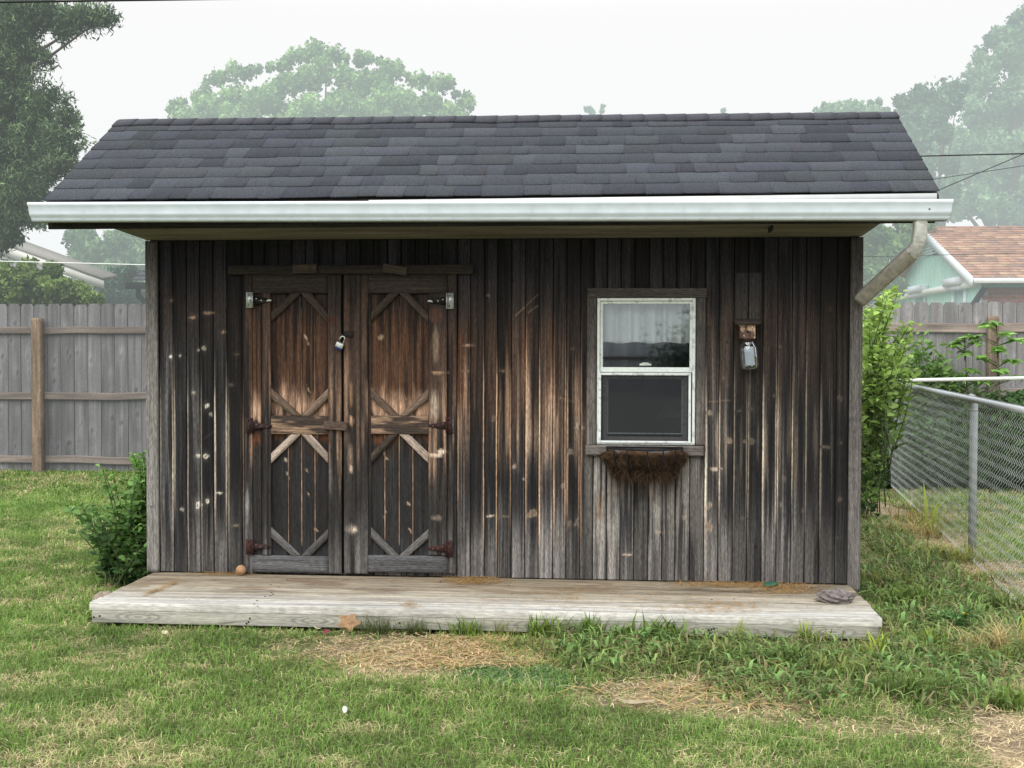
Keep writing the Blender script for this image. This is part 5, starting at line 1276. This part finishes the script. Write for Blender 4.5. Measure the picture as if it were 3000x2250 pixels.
tree('tree', 'loose green tree seen under the right eave behind the downspout', 'tree', [(2560, 690, 40), (2620, 720, 45), (2560, 780, 45), (2610, 820, 40), (2540, 850, 40), (2660, 660, 34), (2540, 730, 24), (2700, 650, 24), (2490, 800, 50)], 27, 2580, 20000, .14, (.06, .12, .06), (.26, .42, .15), .24, r0=.2, sub=8, rs=.38, seed=10, group='trees beyond the fences', spray=.26, shell=.9, spread=.72)
# far belt of trees behind the fences, so gaps stay green low down
def belt():
    C = []; R_ = []
    rnd = random.Random(4)
    for k in range(110):
        x = -60+k*1.25+rnd.uniform(-.5, .5); y = rnd.uniform(62, 74); h = rnd.uniform(1.5, 3.4); C.append((x, y, h-1)); R_.append(rnd.uniform(1.6, 2.6))
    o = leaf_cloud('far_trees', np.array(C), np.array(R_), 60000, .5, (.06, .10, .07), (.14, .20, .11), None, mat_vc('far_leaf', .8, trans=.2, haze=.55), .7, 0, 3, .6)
    tag(o, 'misty belt of far-off trees on the horizon', None, kind='stuff')
belt()

# shrubs by the shed
def shrub(name, label, spots, y, n, size, cA, cB, aspect=.7, mat=None, seed=0, stems=8, cat='shrub', sub=8, rs=.62, shell=.7, base=None, extra=None, scol=(.06, .09, .03)):
    C = []; R_ = []; rnd = random.Random(seed)
    for (px, py, r) in spots:
        c = atY(px, py, y); rr = r*(c[1]-CAM[1])/F
        for _ in range(sub):
            d = np.array([rnd.gauss(0, 1) for _ in range(3)]); d /= np.linalg.norm(d); C.append(c+d*rr*.62*rnd.uniform(.3, 1.1)); R_.append(rr*rs*rnd.uniform(.6, 1.2))
    C = np.array(C); C[:, 2] = np.maximum(C[:, 2], -.08); R_ = np.array(R_)
    b = base if base is not None else np.array([C[:, 0].mean(), y, -.12]); e = empty(name, b, label, cat)
    mb = MB()
    for i in range(stems):
        t = C[rnd.randrange(len(C))]; m = b*.5+t*.5+np.array([rnd.gauss(0, .05), 0, .08]); mb.tube([b+np.array([rnd.gauss(0, .05), rnd.gauss(0, .05), 0]), m, t], [.006, .004, .002], scol, 5)
    mb.build('stems', M['leaf'], e)
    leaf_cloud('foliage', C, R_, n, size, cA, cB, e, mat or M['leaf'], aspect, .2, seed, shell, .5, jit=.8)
    return e
def sprigs(name, label, cat, base, stems, leaf, per, cA, cB, seed=0, r0=.006, spread=.05):
    """stems: (px, py, y) tips; each stem is a curved shoot with pointed leaves along it"""
    rnd = random.Random(seed); e = empty(name, base, label, cat); mb = MB(); P = []; D = []; T = []; Sz = []
    for (px, py, y, b) in stems:
        t = atY(px, py, y); b = np.array(b, float); L = np.linalg.norm(t-b); m = b*.45+t*.55+np.array([rnd.gauss(0, .05), rnd.gauss(0, .05), .10*L+rnd.gauss(0, .03)])
        pts = [b*(1-u)**2+2*m*u*(1-u)+t*u*u for u in np.linspace(0, 1, 9)]; mb.tube(pts, list(np.linspace(r0, r0*.25, 9)), (.10, .13, .05), 5)
        n = int(per*L); ph = rnd.uniform(0, 6)
        for i in range(n):
            u = .18+.82*(i+rnd.random())/n; p = b*(1-u)**2+2*m*u*(1-u)+t*u*u; d = (2*(1-u)*(m-b)+2*u*(t-m)); d /= np.linalg.norm(d)
            a = ph+i*2.4+rnd.gauss(0, .5); o = np.array([math.cos(a), math.sin(a), rnd.uniform(-.35, .45)]); P.append(p+o*rnd.uniform(.15, 1)*spread); D.append(o+d*.5); T.append((p[2], u)); Sz.append(leaf*rnd.uniform(.45, 1.25)*(1-.35*u))
    mb.build('stems', M['leaf'], e)
    P = np.array(P); D = np.array(D); D /= np.linalg.norm(D, axis=1)[:, None]; T = np.array(T); Sz = np.array(Sz)[:, None]; n = len(P)
    nr = np.array([0, -.35, 1.])+RNG.normal(0, .45, (n, 3)); nr -= D*np.sum(nr*D, 1, keepdims=True); nr /= np.linalg.norm(nr, axis=1)[:, None]; sd = np.cross(D, nr)
    q0 = P-D*Sz*.5; q3 = P+D*Sz*.5-nr*Sz*.12; l1 = P-D*Sz*.12+sd*Sz*.36+nr*Sz*.10; l2 = P+D*Sz*.2+sd*Sz*.26+nr*Sz*.06; r1 = P-D*Sz*.12-sd*Sz*.36+nr*Sz*.10; r2 = P+D*Sz*.2-sd*Sz*.26+nr*Sz*.06
    V = np.stack([q0, l1, l2, q3, r2, r1], 1).reshape(-1, 3); k = np.arange(n)[:, None]*6
    z0, z1 = T[:, 0].min(), T[:, 0].max(); t = np.clip((T[:, 0]-z0)/(z1-z0)*.55+T[:, 1]*.45+RNG.normal(0, .16, n), 0, 1)[:, None]
    # low and inner leaves painted darker, shade put into their colour
    col = (np.asarray(cA)*(1-t)+np.asarray(cB)*t)*RNG.uniform(.6, 1.3, (n, 1))
    fast_mesh('foliage', V, [k+np.array([[0, 1, 2, 3]]), k+np.array([[0, 3, 4, 5]])], M['leaf'], e, np.repeat(np.clip(col, .004, .9), 6, 0)); return e
rnd_ = random.Random(12)
st = []
for (cx_, cy_, rx_, ry_, n_) in ((395, 1450, 34, 80, 34), (370, 1560, 60, 60, 46), (400, 1640, 40, 40, 26), (330, 1520, 36, 40, 16), (305, 1590, 26, 36, 9), (270, 1480, 18, 12, 3), (410, 1350, 14, 24, 6), (300, 1372, 6, 6, 2), (330, 1362, 6, 6, 1), (225, 1550, 8, 10, 2), (200, 1480, 40, 12, 4), (468, 1540, 6, 6, 1), (420, 1330, 8, 8, 2)):
    for _ in range(n_):
        y_ = .1+rnd_.uniform(-.12, .30); p_ = (cx_+rnd_.gauss(0, 1)*rx_*.6, cy_+rnd_.gauss(0, 1)*ry_*.6); t_ = atY(*p_, y_)
        if t_[2] < -.05 or t_[0] > -.02+(.06 if p_[0] > 440 else 0): continue
        st.append((p_[0], p_[1], y_, (-.10+rnd_.gauss(0, .06)+(t_[0]+.1)*.3, .16+rnd_.gauss(0, .06), -.12)))
sprigs('bush', 'green leafy bush growing at the left front corner of the shed', 'shrub', np.array([-.12, .15, -.12]), st, .062, 52, (.025, .075, .03), (.24, .44, .11), 5, spread=.045)
st = []
for (cx_, cy_, rx_, ry_, n_) in ((2565, 1000, 44, 60, 24), (2610, 1030, 50, 50, 18), (2545, 1130, 26, 60, 18), (2640, 1080, 36, 30, 9), (2530, 1280, 12, 80, 18), (2560, 1190, 12, 50, 6), (2520, 1430, 10, 60, 8), (2600, 880, 14, 30, 8), (2615, 845, 20, 8, 4), (2555, 910, 18, 20, 8), (2690, 1130, 34, 26, 10), (2660, 960, 20, 30, 5)):
    for _ in range(n_):
        y_ = 3.4+rnd_.uniform(-.4, .5); p_ = (max(2500, cx_+rnd_.gauss(0, 1)*rx_*.7), cy_+rnd_.gauss(0, 1)*ry_*.7); p_ = (min(p_[0], 2700-(p_[1] > 1090)*150), p_[1]); t_ = atY(*p_, y_)
        if t_[2] < 0: continue
        st.append((p_[0], p_[1], y_, (t_[0]*.5+X0(2530, 1100, 3.4)*.5+rnd_.gauss(0, .07), y_+rnd_.gauss(0, .15), max(-.12, t_[2]-rnd_.uniform(.3, .9)))))
sprigs('vine', 'bright green climbing vine between the right shed corner and the chain-link fence', 'vine', np.array([X0(2570, 1100, 3.4), 3.4, -.12]), st, .085, 46, (.02, .06, .025), (.42, .62, .14), 6, spread=.07)
st = []
for (cx_, cy_, rx_, ry_, n_) in ((2740, 1080, 30, 30, 16), (2700, 1110, 34, 24, 14), (2780, 1100, 24, 20, 10), (2745, 1030, 16, 16, 6), (2640, 1060, 30, 40, 10), (2850, 1150, 60, 20, 12), (2690, 1000, 16, 30, 4)):
    for _ in range(n_):
        p_ = (cx_+rnd_.gauss(0, 1)*rx_*.7, cy_+rnd_.gauss(0, 1)*ry_*.7); y_ = 6.7+rnd_.uniform(-.3, .1); t_ = atY(*p_, y_); st.append((p_[0], p_[1], y_, (t_[0]+rnd_.gauss(0, .2), y_, max(-.12, t_[2]-rnd_.uniform(.4, 1.0)))))
sprigs('vine', 'darker tangled vine spreading over the board fence behind the chain-link', 'vine', np.array([X0(2740, 1100, 6.7), 6.7, -.12]), st, .12, 30, (.03, .08, .03), (.26, .44, .12), 7, spread=.10)
def sapling(label, px, pts, y, seed):
    b = atY(px, 1180, y); b[2] = -.15; e = empty('maple_sapling', b, label, 'sapling', 'maple saplings by the board fence')
    rnd = random.Random(seed); mb = MB(); top = atY(*pts[0][:2], y); mb.tube([b, (b+top)/2+(.03, 0, 0), top], [.012, .009, .004], (.12, .14, .06), 6)
    ml = MB()
    for (lx, ly, r) in pts:
        for _ in range(3):
            c = atY(lx+rnd.uniform(-8, 8), ly+rnd.uniform(-6, 6), y+rnd.uniform(-.1, .1)); s0 = b+(top-b)*min(1, max(.1, (c[2]-b[2])/(top[2]-b[2])-.05)); mb.tube([s0, c], [.004, .002], (.12, .14, .06), 4)
            R = r*(y-CAM[1])/F; th0 = rnd.uniform(0, 6.3); V = [c]; n = 15
            for i in range(n):
                th = 2*math.pi*i/n; rr = R*(1 if i % 3 == 0 else .55 if i % 3 == 1 else .6); V.append(c+np.array([math.cos(th+th0)*rr, math.sin(th+th0)*rr*.9, -.35*rr*rr/R+rnd.uniform(-.01, .01)])+np.array([0, 0, math.sin(th)*rr*.25]))
            ml.add(V, [(0, 1+i, 1+(i+1) % n) for i in range(n)], np.array([.22, .40, .09])*rnd.uniform(.6, 1.5))
    mb.build('stem', M['leaf'], e); ml.build('leaves', M['leaf'], e)
sapling('maple sapling left of the tan fence post with pale pointed leaves', 2830, [(2826, 985, 24), (2800, 1000, 30), (2855, 1002, 30), (2830, 1030, 30), (2795, 1010, 20), (2850, 1080, 34), (2815, 1100, 34), (2860, 1110, 30), (2800, 1130, 28)], 6.3, 3)
sapling('taller maple sapling in front of the tan fence post', 2925, [(2920, 945, 26), (2890, 950, 26), (2945, 975, 28), (2860, 985, 24), (2980, 990, 34), (2925, 1020, 30), (2960, 1050, 34), (2880, 1045, 24), (2930, 1080, 30), (2990, 1100, 34), (2880, 1110, 30)], 6.2, 4)
def undergrowth():
    n = 52000; x = RNG.uniform(4.4, 8.5, n); y = RNG.uniform(5.6, 6.85, n); z = -.15+RNG.uniform(0, 1.0, n)*(.35+.75*fbm(x*1.7, y*1.7, 9, 2))*ss(5.4, 6.3, y)+.05
    k = RNG.integers(0, 99, n); d = RNG.normal(0, 1, (n, 3)); d /= np.linalg.norm(d, axis=1)[:, None]; s = np.cross(d, RNG.normal(0, 1, (n, 3))); s /= np.linalg.norm(s, axis=1)[:, None]
    L = RNG.uniform(.04, .10, n)[:, None]; P = np.stack([x, y, z], -1); V = np.stack([P-d*L*.5, P+s*L*.35, P+d*L*.5, P-s*L*.35], 1).reshape(-1, 3)
    c = (np.array([.008, .022, .010])*(1-z[:, None])+np.array([.10, .21, .06])*np.clip(z[:, None]+.2, 0, 1))*RNG.uniform(.5, 1.6, (n, 1))
    o = fast_mesh('undergrowth', V, [np.arange(n)[:, None]*4+np.array([[0, 1, 2, 3]])], M['leaf'], None, np.repeat(c, 4, 0)); tag(o, 'dark leafy undergrowth between the chain-link and board fences', None, kind='stuff')
undergrowth()

def across():
    def mk(label, cs, n, seed):
        C = np.array([c[:3] for c in cs], float); R_ = np.array([c[3] for c in cs]); e = empty('tree', (C[0][0], C[0][1], -.2), label, 'tree')
        trunk(e, (C[0][0], C[0][1], -.2), (C[0][0], C[0][1], 1.2), .12, [C[-1]], M['plain'], (.05, .04, .03))
        leaf_cloud('crown', C, R_, n, .16, (.08, .12, .10), (.20, .28, .20), e, M['leaf'], .6, 0, seed, .7, .5)
    mk('dark tree mirrored at the left side of the upper window pane', [(6.0, -30, .8, 1.0), (5.4, -30.3, 1.4, .9), (6.2, -30, 1.7, .6), (4.6, -30, .6, 1.0)], 9000, 31)
    mk('dark tree mirrored at the right side of the upper window pane', [(9.2, -31, .9, 1.2), (8.6, -31, 1.6, .8), (9.6, -31, 2.2, 1.0), (10.4, -31, 1.2, 1.3), (9.4, -31, 3.0, .6)], 12000, 32)
    f = empty('wooden_fence', (6, -33, -.2), 'low fence mirrored in the upper window pane behind the mirrored trees', 'fence')
    mb = MB()
    for i in range(110): x = -2+i*.15; mb.box((x, -33, -.2), (x+.146, -32.98, 1.45), S(176, 178, 180, .6)*random.uniform(.8, 1.2))
    mb.build('board_panel', M['plain'], f)
    for z in (.2, .9): mb = MB(); mb.box((-2, -32.97, z), (14.4, -32.93, z+.09), S(110, 104, 98, .6)); mb.build('rail', M['plain'], f)
across()

# ------------------------------------------------------------------ neighbouring houses
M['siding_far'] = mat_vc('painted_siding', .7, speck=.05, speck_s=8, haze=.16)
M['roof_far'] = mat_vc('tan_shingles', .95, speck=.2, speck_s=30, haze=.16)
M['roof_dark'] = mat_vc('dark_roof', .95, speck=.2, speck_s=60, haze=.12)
def mint_house():
    Yc = 18.0
    c = atY(2843, 815, Yc); xc = c[0]; zE = c[2]; ap = atY(2703, 690, Yc+4.0); zR = atY(2800, 664, Yc+4.0)[2]
    e = empty('house', (xc+6, Yc+4, -.2), 'mint green house with white trim and a tan shingle roof on the right', 'house')
    X1 = xc+13; W = 4.0; ov = .45
    mint = S(176, 214, 200, .55)
    mb = MB()
    zW = zE-.05; n = 40
    # gable wall built of vertical boards
    ys = np.linspace(Yc+ov, Yc+2*W-ov, n+1); top = lambda y: zE+(zR-zE)*(1-abs(y-(Yc+W))/W)-.08
    for a, b in zip(ys[:-1], ys[1:]): mb.prism([(xc+.3, a, -.2), (xc+.3, b, -.2), (xc+.3, b, top(b)), (xc+.3, a, top(a))], (.05, 0, 0), mint*random.uniform(.96, 1.03))
    mb.build('gable_wall', M['siding_far'], e)
    mb = MB(); br = S(120, 72, 62, .35)
    for r in range(34):
        z = -.2+r*.08; x = xc+.36+(r % 2)*.11
        if z > zE-.1: break
        while x < X1-.2: mb.box((x, Yc+ov, z), (x+.205, Yc+ov+.08, z+.068), br*random.uniform(.7, 1.2)); x += .22
    mb.box((xc+.36, Yc+ov+.02, -.2), (X1, Yc+ov+.09, zE-.06), S(150, 140, 132, .4)); mb.build('brick_wall', M['siding_far'], e)
    mb = MB(); mb.box((xc+.36, Yc+.02, zE-.16), (X1, Yc+ov+.0, zE-.12), S(80, 120, 110, .4)); mb.build('soffit', M['siding_far'], e)
    mb = MB(); nc = 22
    for s in (0, 1):
        for r in range(nc):
            t0, t1 = r/nc, (r+1.15)/nc; t1 = min(1, t1)
            y0, y1 = (Yc-.02+(W+.02)*t0, Yc-.02+(W+.02)*t1) if s == 0 else (Yc+2*W-(W)*t0, Yc+2*W-W*t1)
            z0, z1 = zE+(zR-zE)*t0, zE+(zR-zE)*t1; x = xc
            while x < X1+.3:
                w = random.uniform(.16, .42) if s == 0 else 2; x1 = min(X1+.3, x+w); col = S(*random.choice([(200, 160, 136), (186, 146, 126), (172, 138, 122), (208, 172, 142), (164, 134, 122), (194, 150, 128)]), 1.15)
                mb.prism([(x, y0, z0+.03), (x1, y0, z0+.03), (x1, y1, z1+.01), (x, y1, z1+.01)], (0, 0, -.02), col*random.uniform(.85, 1.1)); x = x1
    mb.build('roof', M['roof_far'], e)
    mb = MB(); wh = S(214, 222, 226, .55)
    for s in (0, 1):
        ya, yb = (Yc-.05, Yc+W) if s == 0 else (Yc+2*W, Yc+W)
        mb.prism([(xc-.01, ya, zE-.17), (xc-.01, ya, zE+.02), (xc-.01, yb, zR+.02), (xc-.01, yb, zR-.17)], (.05, 0, 0), wh)
    mb.build('rake_board', M['siding_far'], e)
    mb = MB(); mb.box((xc+.05, Yc-.10, zE-.10), (X1, Yc-.02, zE+.0), S(235, 240, 238, .6)); mb.build('gutter', M['siding_far'], e)
    # white band and window heads on the gable wall
    zb = atY(2790, 834, Yc+1.)[2]; mb = MB(); mb.tube([(xc+.22, Yc+ov, zb), (xc+.22, Yc+2*W-ov, zb)], .075, S(225, 226, 222, .58), 10); mb.build('band', M['siding_far'], e)
    for k, (yy, w) in enumerate(((Yc+1.35, .8), (Yc+4.6, .8))):
        h = empty('window', (0, 0, 0)); h.parent = e; h.location = Vector((xc+.2, yy, zb))-_wloc(e)
        mb = MB(); mb.box((xc+.10, yy-.25, zb+.02), (xc+.29, yy+w+.25, zb+.18), wh); mb.box((xc+.14, yy-.12, zb-.08), (xc+.29, yy+w+.12, zb+.018), wh*.9); mb.build('window_head', M['siding_far'], h)
        for y_ in (yy-.08, yy+w): mb = MB(); mb.box((xc+.24, y_, zb-1.4), (xc+.29, y_+.08, zb-.082), wh); mb.build('frame', M['siding_far'], h)
        mb = MB(); mb.box((xc+.285, yy, zb-1.4), (xc+.297, yy+w, zb-.082), S(150, 180, 174, .5)); mb.build('pane', M['siding_far'], h)
    # attic vent
    mb = MB()
    for r in range(5): z = zR-.62+r*.07; w = .75-r*.13; mb.box((xc+.24, Yc+W-w, z), (xc+.29, Yc+W+w, z+.03), wh)
    mb.box((xc+.28, Yc+W-.75, zR-.64), (xc+.298, Yc+W+.0, zR-.35), (.04, .05, .05)); mb.build('vent', M['siding_far'], e)
    mb = MB(); p = atY(2880, 850, Yc+ov-.02); mb.prism([(p[0], Yc+ov-.04, p[2]+.1), (p[0]+.12, Yc+ov-.04, p[2]+.1), (p[0]-.25, Yc+ov-.04, p[2]-.5), (p[0]-.4, Yc+ov-.04, p[2]-.5)], (0, .02, 0), (.03, .03, .035)); mb.build('bracket', M['siding_far'], e)
mint_house()
def left_houses():
    D = 19
    a = atD(40, 730, D); b = atD(300, 822, D); e = empty('house', (a[0], a[1]+3, -.2), 'far house with a pale gable edge and grey roof behind the left trees', 'house')
    mb = MB(); dn = np.array([0, 0, -.12]); back = np.array([2.2, 7.0, .0]); back = np.array([.2, 7, -.4])
    mb.prism([a-(b-a)*.3, b, b+dn, a-(b-a)*.3+dn], (0, .06, 0), S(214, 212, 204, .6)); mb.build('rake_board', M['siding_far'], e)
    mb = MB(); a0 = a-(b-a)*.3+np.array([0, 0, .01]); b0 = b+np.array([0, 0, .01])
    mb.prism([a0, b0, b0+(.02, .5, .075), a0+(.02, .5, .10)], (0, 0, .04), S(150, 146, 140, 1.0)); mb.build('roof', M['roof_dark'], e)
    mb = MB(); mb.prism([a0+dn*1.3, b0-(.5, 0, 0)+dn*1.2, (b0[0]-.5, b0[1], -.2), (a0[0], a0[1], -.2)], (0, 1.0, 0), S(120, 122, 118, .5)); mb.build('wall', M['siding_far'], e)
    c = atD(270, 835, D-.1); mb = MB(); mb.tube([c, c+(0, 0, -.1), c+(-.1, 0, -.2), c+(-.1, 0, -1.5)], .035, S(225, 225, 220, .6), 8); mb.build('downspout', M['siding_far'], e)
    # dark roofed house corner beside the shed
    D = 17; c = atD(384, 832, D); e = empty('house', (c[0]+3, c[1]+3, -.2), 'dark slate roof corner with black gutter left of the shed wall', 'house')
    s = np.array([1.3, 0, .0]); r0 = atD(384, 826, D); rr = r0+(6, 0, 0); up = np.array([0, 2.6, 1.02])
    mb = MB(); nc = 14
    for i in range(nc):
        t0, t1 = i/nc, min(1, (i+1.2)/nc); x = 0; L = 6
        p0, p1 = r0+up*t0+(0, 0, .02), r0+up*t1
        while x < L: w = random.uniform(.12, .3); mb.prism([p0+(x, 0, 0), p0+(x+w, 0, 0), p1+(x+w, 0, 0), p1+(x, 0, 0)], (0, 0, .015), S(96, 98, 106, 1.0)*random.uniform(.7, 1.25)); x += w
    mb.build('roof', M['roof_dark'], e)
    mb = MB(); g = r0+(-.05, -.08, -.10); mb.box(tuple(g), tuple(g+(6, .10, .09)), (.015, .018, .02)); mb.build('gutter', M['roof_dark'], e)
    mb = MB(); q = atD(405, 840, D); mb.tube([q, q+(0, 0, -.12), q+(.12, .1, -.28), q+(.42, .3, -.42), q+(.42, .3, -2.2)], .04, (.015, .018, .02), 8); mb.build('downspout', M['roof_dark'], e)
    mb = MB(); mb.box((r0[0]+.5, r0[1]+.4, -.2), (r0[0]+6, r0[1]+.5, r0[2]-.05), S(120, 118, 112, .5)); mb.build('wall', M['siding_far'], e)
left_houses()

# ------------------------------------------------------------------ cables
M['cable'] = mat_vc('cable', .6)
def cable(a, b, D0, D1, r, col, label, sag=.0):
    A = atD(*a, D0); B = atD(*b, D1); A2 = A+(A-B)*.8; B2 = B+(B-A)*.8
    mb = MB(); pts = [A2+(B2-A2)*t-np.array([0, 0, sag*4*t*(1-t)]) for t in np.linspace(0, 1, 24)]; mb.tube(pts, r, col, 6)
    tag(mb.build('cable', M['cable'], None), label, 'cable', 'overhead cables')
bk = (.02, .022, .026)
cable((0, 6), (900, -7), 9, 9, .0085, bk, 'thick black cable crossing the top left corner of the sky')
cable((-50, 523), (3050, 449), 16, 16, .009, bk, 'black cable passing behind the roof and out over the right trees', 0)
cable((-50, 764), (700, 783), 12.6, 12.6, .006, S(235, 240, 236, .6), 'thin white line strung above the left fence')
cable((2600, 545), (3050, 478), 20, 20, .007, (.10, .12, .12), 'thin grey cable rising to the right below the black one')
cable((2700, 578), (3060, 425), 17, 17, .007, (.05, .06, .06), 'slanting cable crossing the other two right of the roof')
cable((2400, 755), (3050, 740), 16.5, 16.5, .004, (.08, .10, .10), 'hair-thin wire in front of the mint green gable')

# ------------------------------------------------------------------ light
w = bpy.data.worlds.new('World'); scene.world = w; w.use_nodes = True; N = w.node_tree.nodes; L = w.node_tree.links; N.clear()
sky = N.new('ShaderNodeTexSky'); sky.sky_type = 'NISHITA'; sky.sun_disc = False; sky.sun_elevation = math.radians(40); sky.sun_rotation = math.radians(200); sky.dust_density = 6; sky.air_density = 1.5
hs = N.new('ShaderNodeHueSaturation'); hs.inputs['Saturation'].default_value = .25; L.new(sky.outputs[0], hs.inputs['Color'])
sc = N.new('ShaderNodeVectorMath'); sc.operation = 'SCALE'; sc.inputs['Scale'].default_value = .06; L.new(hs.outputs[0], sc.inputs[0])
tc = N.new('ShaderNodeTexCoord'); sp_ = N.new('ShaderNodeSeparateXYZ'); L.new(tc.outputs['Generated'], sp_.inputs[0])
cr = N.new('ShaderNodeValToRGB'); L.new(sp_.outputs[2], cr.inputs[0])
el = cr.color_ramp.elements; el[0].position = 0.0; el[0].color = (.93, .975, .985, 1); el[1].position = 1.0; el[1].color = (1.9, 1.98, 2.05, 1)
e1 = el.new(.12); e1.color = (.97, .995, 1.0, 1); e1 = el.new(.26); e1.color = (1.0, 1.0, 1.0, 1); e1 = el.new(.5); e1.color = (1.35, 1.38, 1.40, 1)
mx = N.new('ShaderNodeMix'); mx.data_type = 'RGBA'; mx.inputs[0].default_value = .96; L.new(sc.outputs[0], mx.inputs[6]); L.new(cr.outputs[0], mx.inputs[7])
bg = N.new('ShaderNodeBackground'); bg.inputs[1].default_value = 1.0; L.new(mx.outputs[2], bg.inputs[0]); wo = N.new('ShaderNodeOutputWorld'); L.new(bg.outputs[0], wo.inputs[0])
sd = bpy.data.lights.new('sun', 'SUN'); sd.energy = 2.15; sd.angle = math.radians(55); sd.color = (1, .96, .9)
so = bpy.data.objects.new('sun', sd); COL.objects.link(so)
az = math.radians(200); elv = math.radians(40); sv = Vector((math.sin(az)*math.cos(elv), math.cos(az)*math.cos(elv), math.sin(elv)))
so.rotation_euler = sv.to_track_quat('Z', 'Y').to_euler()
scene.view_settings.view_transform = 'Standard'; scene.view_settings.look = 'None'; scene.view_settings.exposure = 0
scene.render.engine = 'CYCLES'; scene.cycles.max_bounces = 6; scene.cycles.transparent_max_bounces = 12; scene.cycles.use_denoising = True
